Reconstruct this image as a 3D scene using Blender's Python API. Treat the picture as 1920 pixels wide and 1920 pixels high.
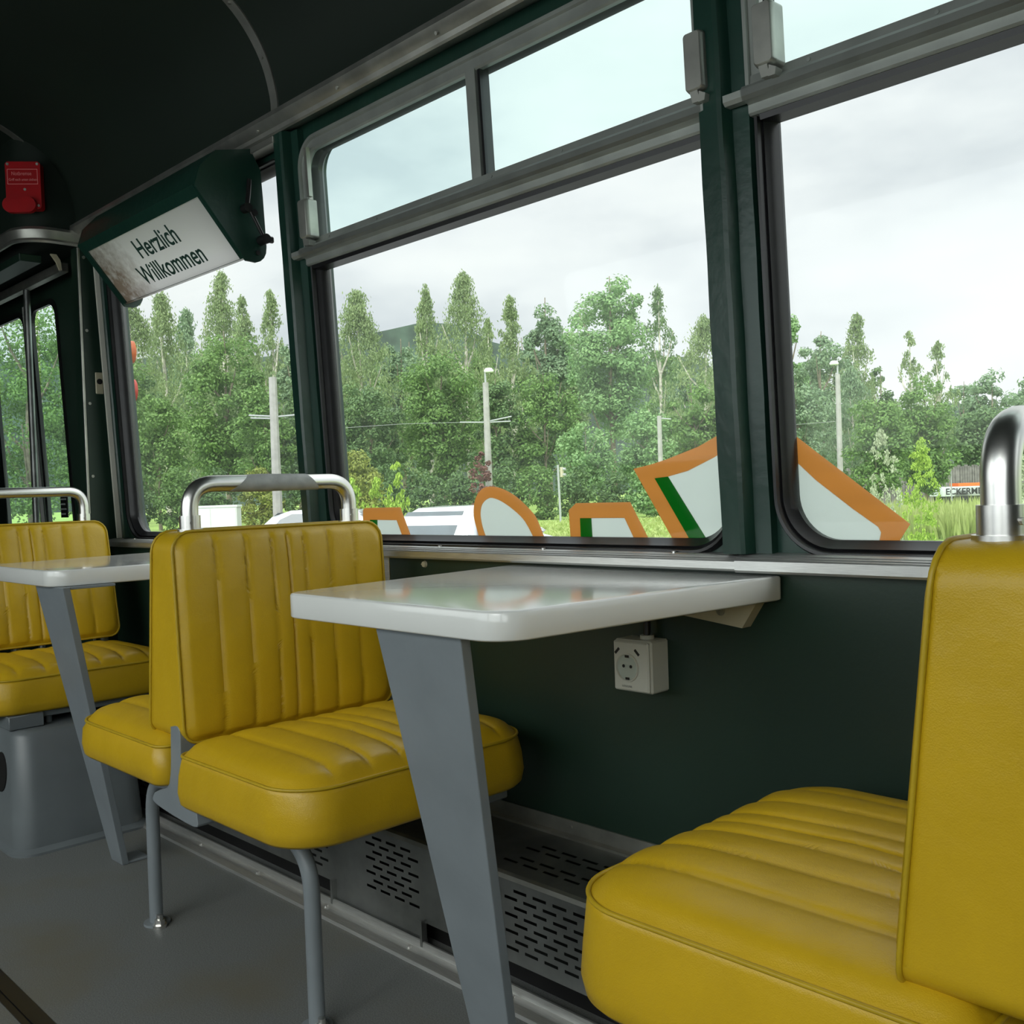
import bpy, math, random
import numpy as np
from mathutils import Vector, Matrix, geometry
random.seed(7); rng = np.random.default_rng(7)
S = bpy.context.scene
for o in list(bpy.data.objects): bpy.data.objects.remove(o)
COL = S.collection

# ------------------------------------------------------------------ camera
cd = bpy.data.cameras.new('camera'); cam = bpy.data.objects.new('camera', cd); COL.objects.link(cam)
Rt = ((0.69459154, 0.71859541, -0.03410618), (-0.0088263, -0.03889305, -0.9992044), (-0.71935019, 0.69433995, -0.02067224))
right, down, fwd = [Vector(r) for r in Rt]
cam.matrix_world = Matrix(((right.x, -down.x, -fwd.x, 0), (right.y, -down.y, -fwd.y, 0), (right.z, -down.z, -fwd.z, .86), (0, 0, 0, 1)))
cd.sensor_width = 36; cd.lens = 36 * 1874.517 / 1920; cd.clip_start = .02; cd.clip_end = 900
S.camera = cam

# ------------------------------------------------------------------ world: bright overcast sky
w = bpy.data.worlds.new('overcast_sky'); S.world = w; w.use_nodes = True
nt = w.node_tree; N = nt.nodes; L = nt.links; N.clear()
out = N.new('ShaderNodeOutputWorld'); bg = N.new('ShaderNodeBackground')
tc = N.new('ShaderNodeTexCoord'); mp = N.new('ShaderNodeMapping'); mp.inputs['Scale'].default_value = (1, 1, 2.6)
no = N.new('ShaderNodeTexNoise'); no.inputs['Scale'].default_value = 2.3; no.inputs['Detail'].default_value = 6; no.inputs['Roughness'].default_value = .5
rp = N.new('ShaderNodeValToRGB'); e = rp.color_ramp.elements
e[0].position = .36; e[0].color = (.66, .71, .755, 1); e[1].position = .62; e[1].color = (.97, 1.0, .995, 1)
k = e.new(.48); k.color = (.86, .90, .92, 1)
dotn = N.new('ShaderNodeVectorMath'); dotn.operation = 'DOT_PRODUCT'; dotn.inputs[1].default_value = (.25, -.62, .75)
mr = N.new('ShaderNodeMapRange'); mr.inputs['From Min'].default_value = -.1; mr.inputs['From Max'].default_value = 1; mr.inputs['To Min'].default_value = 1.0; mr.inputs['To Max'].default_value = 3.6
nt.links.new(tc.outputs['Generated'], mp.inputs['Vector']); L.new(mp.outputs[0], no.inputs['Vector']); L.new(no.outputs['Fac'], rp.inputs[0])
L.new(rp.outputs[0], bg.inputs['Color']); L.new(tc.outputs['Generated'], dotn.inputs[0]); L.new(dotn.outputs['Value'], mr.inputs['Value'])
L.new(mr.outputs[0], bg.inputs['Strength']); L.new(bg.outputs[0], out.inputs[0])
# soft sun glow behind the clouds, from the far side of the tram
sd = bpy.data.lights.new('veiled_sun', 'SUN'); sd.energy = 1.2; sd.angle = math.radians(35); sd.color = (1, .97, .92)
so = bpy.data.objects.new('veiled_sun', sd); COL.objects.link(so)
so.rotation_euler = Vector((.3, -.75, .62)).to_track_quat('Z', 'Y').to_euler()

S.view_settings.view_transform = 'Standard'; S.view_settings.look = 'None'
S.view_settings.exposure = 0.22; S.view_settings.gamma = 1; S.view_settings.use_curve_mapping = False

# ------------------------------------------------------------------ materials
def srgb(r, g, b): return tuple(((c / 255) / 12.92 if c <= 10 else (((c / 255) + .055) / 1.055) ** 2.4) for c in (r, g, b)) + (1,)
def mat(name, col, rough=.5, metal=0, noise=0, nscale=20, bump=0, bscale=200, spec=.5, col2=None, coat=0, stretch=None, sub=0):
    m = bpy.data.materials.new(name); m.use_nodes = True
    t = m.node_tree; b = t.nodes['Principled BSDF']
    b.inputs['Base Color'].default_value = col; b.inputs['Roughness'].default_value = rough; b.inputs['Metallic'].default_value = metal
    b.inputs['Specular IOR Level'].default_value = spec; b.inputs['Coat Weight'].default_value = coat; b.inputs['Coat Roughness'].default_value = .12
    tcn = t.nodes.new('ShaderNodeTexCoord'); vec = tcn.outputs['Object']
    if stretch:
        mpn = t.nodes.new('ShaderNodeMapping'); mpn.inputs['Scale'].default_value = stretch; t.links.new(vec, mpn.inputs[0]); vec = mpn.outputs[0]
    if noise or col2:
        n = t.nodes.new('ShaderNodeTexNoise'); n.inputs['Scale'].default_value = nscale; n.inputs['Detail'].default_value = 5
        t.links.new(vec, n.inputs['Vector'])
        r = t.nodes.new('ShaderNodeValToRGB'); r.color_ramp.elements[0].position = .35; r.color_ramp.elements[1].position = .68
        a = col2 if col2 else tuple(c * (1 - noise) for c in col[:3]) + (1,)
        r.color_ramp.elements[0].color = a; r.color_ramp.elements[1].color = col if col2 else tuple(min(1, c * (1 + noise)) for c in col[:3]) + (1,)
        t.links.new(n.outputs['Fac'], r.inputs[0]); t.links.new(r.outputs[0], b.inputs['Base Color'])
    if bump:
        n2 = t.nodes.new('ShaderNodeTexNoise'); n2.inputs['Scale'].default_value = bscale; n2.inputs['Detail'].default_value = 3
        t.links.new(vec, n2.inputs['Vector'])
        bp = t.nodes.new('ShaderNodeBump'); bp.inputs['Strength'].default_value = bump; bp.inputs['Distance'].default_value = .002
        t.links.new(n2.outputs['Fac'], bp.inputs['Height']); t.links.new(bp.outputs[0], b.inputs['Normal'])
    return m
M = {}
M['green'] = mat('dark_green_paint', (.011, .042, .030, 1), .32, noise=.12, nscale=6, bump=.35, bscale=45)
M['green_panel'] = mat('dark_green_panel', (.013, .034, .022, 1), .42, noise=.15, nscale=3, bump=.1, bscale=150)
M['ceil'] = mat('dark_green_ceiling', (.004, .013, .0065, 1), .7, noise=.15, nscale=2)
M['alu'] = mat('brushed_aluminium', (.66, .66, .64, 1), .38, .85, noise=.12, nscale=30, stretch=(1, 40, 40), bump=.08, bscale=60)
M['alu_dull'] = mat('dull_aluminium', (.42, .42, .38, 1), .42, .85, noise=.18, nscale=14, bump=.15, bscale=80)
M['alu_grey'] = mat('grey_window_aluminium', (.36, .38, .35, 1), .45, .6, noise=.12, nscale=12)
M['steel'] = mat('worn_steel_sheet', (.30, .31, .30, 1), .42, .9, noise=.3, nscale=7, bump=.1, bscale=60)
M['chrome'] = mat('polished_steel_tube', (.76, .75, .72, 1), .3, 1, noise=.06, nscale=9, bump=.05, bscale=40)
M['rubber'] = mat('black_rubber', (.008, .008, .009, 1), .32, spec=.5, noise=.3, nscale=30)
M['white'] = mat('white_laminate', (.80, .81, .78, 1), .14, noise=.02, nscale=6, coat=.5)
M['grey'] = mat('grey_painted_steel', (.205, .232, .25, 1), .42, noise=.08, nscale=8, bump=.1, bscale=90)
M['greyd'] = mat('grey_base_paint', (.135, .155, .165, 1), .4, noise=.12, nscale=5, bump=.15, bscale=60)
M['dark'] = mat('black_recess', (.006, .006, .006, 1), .6, noise=.2)
M['plastic'] = mat('off_white_plastic', (.66, .66, .58, 1), .35, noise=.04, nscale=8)
M['cream'] = mat('cream_plastic', (.50, .46, .32, 1), .4, noise=.06)
M['red'] = mat('red_enamel', (.42, .006, .010, 1), .3, noise=.12, nscale=12)
M['textred'] = mat('pale_red_print', (.80, .25, .25, 1), .5, noise=.1)
M['orange_lens'] = mat('orange_lens', (.85, .16, .02, 1), .25, noise=.1)
M['red_lens'] = mat('red_lens', (.75, .05, .02, 1), .25, noise=.1)
M['print'] = mat('dark_green_print', (.02, .06, .045, 1), .5, noise=.1)
M['blackplastic'] = mat('black_plastic', (.012, .012, .012, 1), .4, noise=.2)
M['concrete'] = mat('pale_concrete', (.33, .325, .30, 1), .85, noise=.12, nscale=4, bump=.3, bscale=10)
M['carwhite'] = mat('white_car_paint', (.78, .80, .82, 1), .15, coat=.8, noise=.02)
M['carglass'] = mat('dark_car_glass', (.06, .08, .09, 1), .08, noise=.1, nscale=3, spec=.8)
M['tyre'] = mat('tyre_rubber', (.02, .02, .02, 1), .8, noise=.2)
M['orange'] = mat('orange_sticker', (.80, .49, .21, 1), .5, noise=.04, nscale=3, stretch=(.4, 1, 8))
M['stgreen'] = mat('green_sticker', (.008, .32, .05, 1), .5, noise=.05, nscale=5)
M['stwhite'] = mat('white_sticker', (.86, .90, .88, 1), .5, noise=.02, nscale=5)
M['bark'] = mat('grey_brown_bark', (.20, .17, .12, 1), .9, noise=.35, nscale=6)
M['birchbark'] = mat('pale_birch_bark', (.50, .47, .40, 1), .85, noise=.4, nscale=3)
M['fence'] = mat('grey_fence_boards', (.16, .15, .14, 1), .9, noise=.3, nscale=3)
M['cabinet'] = mat('white_green_cabinet', (.62, .68, .60, 1), .5, noise=.03)
M['wire'] = mat('pale_wire', (.35, .37, .36, 1), .5, noise=.1)
M['tape'] = mat('grey_duct_tape', (.38, .39, .38, 1), .5, noise=.15, nscale=60)
M['asphalt'] = mat('grey_asphalt', (.13, .13, .125, 1), .9, noise=.2, nscale=3)

def stickfix(m):   # stickers let some daylight through from outside
    t = m.node_tree; b = t.nodes['Principled BSDF']; o = t.nodes['Material Output']
    tr = t.nodes.new('ShaderNodeBsdfTranslucent'); mx = t.nodes.new('ShaderNodeMixShader'); mx.inputs[0].default_value = .9
    src = b.inputs['Base Color'].links[0].from_socket
    t.links.new(src, tr.inputs['Color']); t.links.new(b.outputs[0], mx.inputs[1]); t.links.new(tr.outputs[0], mx.inputs[2]); t.links.new(mx.outputs[0], o.inputs[0])
for k_ in ('orange', 'stgreen', 'stwhite'): stickfix(M[k_])

def leather():
    m = mat('yellow_leatherette', (.54, .345, .009, 1), .38, noise=.05, nscale=9, spec=.5)
    t = m.node_tree; b = t.nodes['Principled BSDF']
    tcn = t.nodes.new('ShaderNodeTexCoord'); v = t.nodes.new('ShaderNodeTexVoronoi'); v.inputs['Scale'].default_value = 650
    n = t.nodes.new('ShaderNodeTexNoise'); n.inputs['Scale'].default_value = 14; n.inputs['Detail'].default_value = 4
    t.links.new(tcn.outputs['Object'], v.inputs['Vector']); t.links.new(tcn.outputs['Object'], n.inputs['Vector'])
    b1 = t.nodes.new('ShaderNodeBump'); b1.inputs['Strength'].default_value = .25; b1.inputs['Distance'].default_value = .0006
    b2 = t.nodes.new('ShaderNodeBump'); b2.inputs['Strength'].default_value = .5; b2.inputs['Distance'].default_value = .006
    t.links.new(v.outputs['Distance'], b1.inputs['Height']); t.links.new(n.outputs['Fac'], b2.inputs['Height'])
    t.links.new(b2.outputs[0], b1.inputs['Normal']); t.links.new(b1.outputs[0], b.inputs['Normal'])
    return m
M['yellow'] = leather()
M['piping'] = mat('yellow_piping', (.46, .31, .008, 1), .45, noise=.08)

def floor_mat():
    m = mat('grey_linoleum', (.085, .090, .088, 1), .5, spec=.4)
    t = m.node_tree; b = t.nodes['Principled BSDF']
    tcn = t.nodes.new('ShaderNodeTexCoord')
    n = t.nodes.new('ShaderNodeTexNoise'); n.inputs['Scale'].default_value = 420; n.inputs['Detail'].default_value = 2
    s = t.nodes.new('ShaderNodeTexNoise'); s.inputs['Scale'].default_value = 2.6; s.inputs['Detail'].default_value = 5
    for q in (n, s): t.links.new(tcn.outputs['Object'], q.inputs['Vector'])
    r = t.nodes.new('ShaderNodeValToRGB'); r.color_ramp.elements[0].position = .3; r.color_ramp.elements[0].color = (.105, .112, .110, 1)
    r.color_ramp.elements[1].position = .7; r.color_ramp.elements[1].color = (.20, .21, .205, 1)
    r2 = t.nodes.new('ShaderNodeValToRGB'); r2.color_ramp.elements[0].position = .48; r2.color_ramp.elements[0].color = (0, 0, 0, 1); r2.color_ramp.elements[1].position = .70; r2.color_ramp.elements[1].color = (.75, .75, .75, 1)
    mx = t.nodes.new('ShaderNodeMix'); mx.data_type = 'RGBA'; mx.inputs[7].default_value = (.145, .130, .085, 1)
    t.links.new(n.outputs['Fac'], r.inputs[0]); t.links.new(s.outputs['Fac'], r2.inputs[0]); t.links.new(r2.outputs[0], mx.inputs[0]); t.links.new(r.outputs[0], mx.inputs[6]); t.links.new(mx.outputs[2], b.inputs['Base Color'])
    return m
M['floor'] = floor_mat()

def glass_mat(name, tint, refl=1.0):
    m = bpy.data.materials.new(name); m.use_nodes = True; t = m.node_tree; t.nodes.clear()
    o = t.nodes.new('ShaderNodeOutputMaterial'); tr = t.nodes.new('ShaderNodeBsdfTransparent'); tr.inputs[0].default_value = tint
    g = t.nodes.new('ShaderNodeBsdfGlossy'); g.inputs['Roughness'].default_value = .02; g.inputs['Color'].default_value = (refl, refl, refl, 1)
    lw = t.nodes.new('ShaderNodeLayerWeight'); lw.inputs['Blend'].default_value = .5
    pw = t.nodes.new('ShaderNodeMath'); pw.operation = 'POWER'; pw.inputs[1].default_value = 5; t.links.new(lw.outputs['Facing'], pw.inputs[0])
    f = t.nodes.new('ShaderNodeMath'); f.operation = 'MULTIPLY_ADD'; f.inputs[1].default_value = .5; f.inputs[2].default_value = .009; t.links.new(pw.outputs[0], f.inputs[0])
    tcn = t.nodes.new('ShaderNodeTexCoord'); n = t.nodes.new('ShaderNodeTexNoise'); n.inputs['Scale'].default_value = 5; n.inputs['Detail'].default_value = 4
    t.links.new(tcn.outputs['Object'], n.inputs['Vector'])
    d = t.nodes.new('ShaderNodeBsdfTranslucent'); d.inputs[0].default_value = (.8, .85, .82, 1)
    mm = t.nodes.new('ShaderNodeMath'); mm.operation = 'MULTIPLY'; mm.inputs[1].default_value = .05; t.links.new(n.outputs['Fac'], mm.inputs[0])
    m0 = t.nodes.new('ShaderNodeMixShader'); t.links.new(mm.outputs[0], m0.inputs[0]); t.links.new(tr.outputs[0], m0.inputs[1]); t.links.new(d.outputs[0], m0.inputs[2])
    mx = t.nodes.new('ShaderNodeMixShader'); t.links.new(f.outputs[0], mx.inputs[0]); t.links.new(m0.outputs[0], mx.inputs[1]); t.links.new(g.outputs[0], mx.inputs[2]); t.links.new(mx.outputs[0], o.inputs[0])
    return m
M['glass'] = glass_mat('window_glass', (.95, .965, .955, 1))
M['glass_top'] = glass_mat('tinted_window_glass', (.89, .975, .955, 1))

def leaf_mat(name, c1, c2, tl=.35):
    m = bpy.data.materials.new(name); m.use_nodes = True; t = m.node_tree; b = t.nodes['Principled BSDF']; o = t.nodes['Material Output']
    g = t.nodes.new('ShaderNodeNewGeometry'); tcn = t.nodes.new('ShaderNodeTexCoord')
    n = t.nodes.new('ShaderNodeTexNoise'); n.inputs['Scale'].default_value = .45; n.inputs['Detail'].default_value = 3; t.links.new(tcn.outputs['Object'], n.inputs['Vector'])
    ad = t.nodes.new('ShaderNodeMath'); ad.operation = 'MULTIPLY_ADD'; ad.inputs[1].default_value = .5
    t.links.new(g.outputs['Random Per Island'], ad.inputs[0]); 
    h = t.nodes.new('ShaderNodeMath'); h.operation = 'MULTIPLY'; h.inputs[1].default_value = .5; t.links.new(n.outputs['Fac'], h.inputs[0]); t.links.new(h.outputs[0], ad.inputs[2])
    r = t.nodes.new('ShaderNodeValToRGB'); r.color_ramp.elements[0].position = .15; r.color_ramp.elements[0].color = c1; r.color_ramp.elements[1].position = .85; r.color_ramp.elements[1].color = c2
    t.links.new(ad.outputs[0], r.inputs[0]); t.links.new(r.outputs[0], b.inputs['Base Color']); b.inputs['Roughness'].default_value = .6
    tr = t.nodes.new('ShaderNodeBsdfTranslucent'); t.links.new(r.outputs[0], tr.inputs[0]); mx = t.nodes.new('ShaderNodeMixShader'); mx.inputs[0].default_value = tl
    t.links.new(b.outputs[0], mx.inputs[1]); t.links.new(tr.outputs[0], mx.inputs[2]); t.links.new(mx.outputs[0], o.inputs[0]); return m
LM = {'birch': leaf_mat('birch_leaves', (.13, .205, .08, 1), (.33, .42, .18, 1)),
      'poplar': leaf_mat('poplar_leaves', (.11, .24, .075, 1), (.31, .48, .19, 1)),
      'maple': leaf_mat('maple_leaves', (.07, .155, .035, 1), (.22, .37, .09, 1)),
      'dark': leaf_mat('dark_green_leaves', (.055, .12, .04, 1), (.17, .28, .09, 1)),
      'grey': leaf_mat('grey_green_leaves', (.12, .21, .11, 1), (.28, .39, .21, 1)),
      'lime': leaf_mat('yellow_green_leaves', (.20, .36, .03, 1), (.48, .66, .10, 1)),
      'olive': leaf_mat('olive_leaves', (.14, .19, .03, 1), (.36, .40, .08, 1)),
      'silver': leaf_mat('silvery_leaves', (.30, .38, .20, 1), (.55, .62, .40, 1)),
      'copper_refl': leaf_mat('copper_reflection', (.12, .05, .04, 1), (.28, .14, .11, 1)),  # tone of a reflection in the pane, put into a leaf colour
      'grass': leaf_mat('meadow_grass', (.24, .31, .07, 1), (.46, .54, .19, 1))}

# ------------------------------------------------------------------ helpers
class MB:
    def __init__(s): s.v = []; s.f = []
    def add(s, vs, fs):
        b = len(s.v); s.v += [tuple(p) for p in vs]; s.f += [tuple(i + b for i in f) for f in fs]; return s
    def box(s, x0, x1, y0, y1, z0, z1, bev=0):
        if bev <= 0:
            return s.add([(x, y, z) for x in (x0, x1) for y in (y0, y1) for z in (z0, z1)], [(0, 1, 3, 2), (4, 6, 7, 5), (0, 4, 5, 1), (2, 3, 7, 6), (0, 2, 6, 4), (1, 5, 7, 3)])
        c = Vector(((x0 + x1) / 2, (y0 + y1) / 2, (z0 + z1) / 2)); h = Vector((abs(x1 - x0) / 2, abs(y1 - y0) / 2, abs(z1 - z0) / 2))
        vs = []; idx = {}
        for sx in (-1, 1):
            for sy in (-1, 1):
                for sz in (-1, 1):
                    for a in range(3):
                        d = [h.x - bev, h.y - bev, h.z - bev]; d[a] += bev
                        idx[(sx, sy, sz, a)] = len(vs); vs.append((c.x + sx * d[0], c.y + sy * d[1], c.z + sz * d[2]))
        fs = []
        for a in range(3):
            o1, o2 = [i for i in range(3) if i != a]
            for sgn in (-1, 1):
                q = []
                for s1, s2 in ((-1, -1), (1, -1), (1, 1), (-1, 1)):
                    k = [0, 0, 0]; k[a] = sgn; k[o1] = s1; k[o2] = s2; q.append(idx[(k[0], k[1], k[2], a)])
                fs.append(q)
        for a in range(3):          # edges running along axis a
            o1, o2 = [i for i in range(3) if i != a]
            for s1 in (-1, 1):
                for s2 in (-1, 1):
                    q = []
                    for sa, ax in ((-1, o1), (1, o1), (1, o2), (-1, o2)):
                        k = [0, 0, 0]; k[a] = sa; k[o1] = s1; k[o2] = s2; q.append(idx[(k[0], k[1], k[2], ax)])
                    fs.append(q)
        for sx in (-1, 1):
            for sy in (-1, 1):
                for sz in (-1, 1): fs.append([idx[(sx, sy, sz, a)] for a in range(3)])
        return s.add(vs, fs)
    def tube(s, pts, r, n=14, closed=False, cap=True):
        P = [Vector(p) for p in pts]; m = len(P); rr = r if isinstance(r, (list, tuple)) else [r] * m
        T = []
        for i in range(m):
            a = P[(i - 1) % m] if (closed or i > 0) else P[i]; b = P[(i + 1) % m] if (closed or i < m - 1) else P[i]
            T.append((b - a).normalized())
        u = T[0].orthogonal().normalized(); rings = []
        for i in range(m):
            u = (u - T[i] * u.dot(T[i])); u = u.normalized() if u.length > 1e-6 else T[i].orthogonal().normalized(); v = T[i].cross(u)
            rings.append([P[i] + (u * math.cos(2 * math.pi * j / n) + v * math.sin(2 * math.pi * j / n)) * rr[i] for j in range(n)])
        vs = [p for q in rings for p in q]; fs = []
        for i in range(m if closed else m - 1):
            a = i * n; b = ((i + 1) % m) * n
            for j in range(n): fs.append((a + j, a + (j + 1) % n, b + (j + 1) % n, b + j))
        if cap and not closed: fs += [tuple(range(n))[::-1], tuple((m - 1) * n + j for j in range(n))]
        return s.add(vs, fs)
    def cyl(s, a, b, r, n=16, r2=None): return s.tube([a, b], [r, r if r2 is None else r2], n)
    def extrude(s, poly, mapf, d0, d1):
        """closed polygon of (u,v) extruded from d0 to d1 ; mapf(u,v,d)->xyz"""
        tri = geometry.tessellate_polygon([[Vector((p[0], p[1], 0)) for p in poly]]); n = len(poly)
        vs = [mapf(u, v, d0) for u, v in poly] + [mapf(u, v, d1) for u, v in poly]
        fs = [tuple(t) for t in tri] + [tuple(i + n for i in t[::-1]) for t in tri] + [(i, (i + 1) % n, n + (i + 1) % n, n + i) for i in range(n)]
        return s.add(vs, fs)
    def plate(s, outer, holes, mapf, d0, d1):
        loops = [outer] + holes; tri = geometry.tessellate_polygon([[Vector((p[0], p[1], 0)) for p in l] for l in loops])
        flat = [p for l in loops for p in l]; n = len(flat)
        vs = [mapf(u, v, d0) for u, v in flat] + [mapf(u, v, d1) for u, v in flat]
        fs = [tuple(t) for t in tri] + [tuple(i + n for i in t[::-1]) for t in tri]; b = 0
        for l in loops:
            k = len(l); fs += [(b + i, b + (i + 1) % k, n + b + (i + 1) % k, n + b + i) for i in range(k)]; b += k
        return s.add(vs, fs)
    def ring(s, outer, inner, mapf, section):
        """frame swept round a loop; section = list of (t from outer 0 to inner 1, depth)"""
        n = len(outer); vs = []
        for t, d in section:
            vs += [mapf(o[0] * (1 - t) + i[0] * t, o[1] * (1 - t) + i[1] * t, d) for o, i in zip(outer, inner)]
        k = len(section); fs = []
        for a in range(k - 1):
            for j in range(n): fs.append((a * n + j, a * n + (j + 1) % n, (a + 1) * n + (j + 1) % n, (a + 1) * n + j))
        return s.add(vs, fs)
    def build(s, name, m, parent=None, smooth=None, loc=None, recalc=True):
        me = bpy.data.meshes.new(name); me.from_pydata(s.v, [], s.f); me.update()
        if recalc:
            import bmesh
            b = bmesh.new(); b.from_mesh(me); bmesh.ops.remove_doubles(b, verts=b.verts, dist=1e-6); bmesh.ops.recalc_face_normals(b, faces=b.faces); b.to_mesh(me); b.free()
        me.materials.append(m)
        if smooth is not None:
            me.shade_smooth()
            if smooth < 180: me.set_sharp_from_angle(angle=math.radians(smooth))
        o = bpy.data.objects.new(name, me); COL.objects.link(o)
        if parent:
            o.parent = parent
            pl = Vector((0, 0, 0)); p = parent
            while p: pl += p.location; p = p.parent
            me.transform(Matrix.Translation(-pl))
        elif loc is not None:
            me.transform(Matrix.Translation(-Vector(loc))); o.location = loc
        return o
def tag(o, label=None, cat=None, group=None, kind=None):
    if label: o['label'] = label
    if cat: o['category'] = cat
    if group: o['group'] = group
    if kind: o['kind'] = kind
    return o
def thing(name, loc, label, cat, group=None, kind=None):
    o = bpy.data.objects.new(name, None); COL.objects.link(o); o.location = loc; o.empty_display_size = .1
    return tag(o, label, cat, group, kind)
def structure(o, label, cat='wall'): return tag(o, label, cat, None, 'structure')
def arc(cx, cy, r, a0, a1, n): return [(cx + r * math.cos(math.radians(a0 + (a1 - a0) * i / n)), cy + r * math.sin(math.radians(a0 + (a1 - a0) * i / n))) for i in range(n + 1)]
def rrect(x0, z0, x1, z1, r, n=8):
    bl, br, tr, tl = r if isinstance(r, tuple) else (r, r, r, r)
    bl, br, tr, tl = [max(q, 1e-4) for q in (bl, br, tr, tl)]
    return arc(x0 + bl, z0 + bl, bl, 180, 270, n) + arc(x1 - br, z0 + br, br, 270, 360, n) + arc(x1 - tr, z1 - tr, tr, 0, 90, n) + arc(x0 + tl, z1 - tl, tl, 90, 180, n)
def text_mesh(name, body, size, m, mat4, parent, ext=.0006, xs=1.0, bold=0):
    c = bpy.data.curves.new(name, 'FONT'); c.body = body; c.size = size; c.extrude = ext; c.offset = bold; c.align_x = 'LEFT'
    t = bpy.data.objects.new(name, c); COL.objects.link(t); bpy.context.view_layer.update()
    me = bpy.data.meshes.new_from_object(t.evaluated_get(bpy.context.evaluated_depsgraph_get())); bpy.data.objects.remove(t)
    me.transform(Matrix.Diagonal((xs, 1, 1, 1))); me.transform(mat4); me.materials.clear(); me.materials.append(m)
    o = bpy.data.objects.new(name, me); COL.objects.link(o)
    if parent:
        o.parent = parent; pl = Vector((0, 0, 0)); p = parent
        while p: pl += p.location; p = p.parent
        me.transform(Matrix.Translation(-pl))
    return o

# ------------------------------------------------------------------ tram shell
YR = 1.37                                     # window plane at z=.8, leaning inwards as it rises
def ywin(z): return YR - .045 * (z - .8)
def RW(u, v, d): return (u, ywin(v) + d, v)   # right-hand wall, negative d = towards the aisle
YL = -.78
def LW(u, v, d): return (u, YL - (1.37 - ywin(v)) * -1 - d, v)
XE, XB = -3.30, 2.75
GW = [(-3.14, -2.10), (-1.985, -.905), (-.79, .29), (.405, 1.485)]     # glass spans
ZB, ZT = .772, 1.662
def hole(x0, x1): return rrect(x0 - .022, ZB - .024, x1 + .022, ZT + .022, (.09, .09, .06, .06))[::-1]
def side_wall(mapf, name, lab):
    outer = [(XE - .03, .735), (XB, .735), (XB, 1.75), (XE - .03, 1.75)]
    mb = MB(); mb.plate(outer, [hole(*g) for g in GW], mapf, -.022, .03)
    return mb
wr = side_wall(RW, 'wall_right', '')
wr.box(XE - .03, XB, 1.34, 1.40, -.05, .74)
structure(wr.build('wall_right', M['green'], smooth=30), 'dark green painted tram side wall below and between the windows')
wl = side_wall(LW, 'wall_left', ''); wl.box(XE - .03, XB, YL - .05, YL + .02, -.05, .74)
wl = wl.build('wall_left', M['green'], smooth=30); structure(wl, 'dark green side wall across the aisle, behind the camera')

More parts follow.
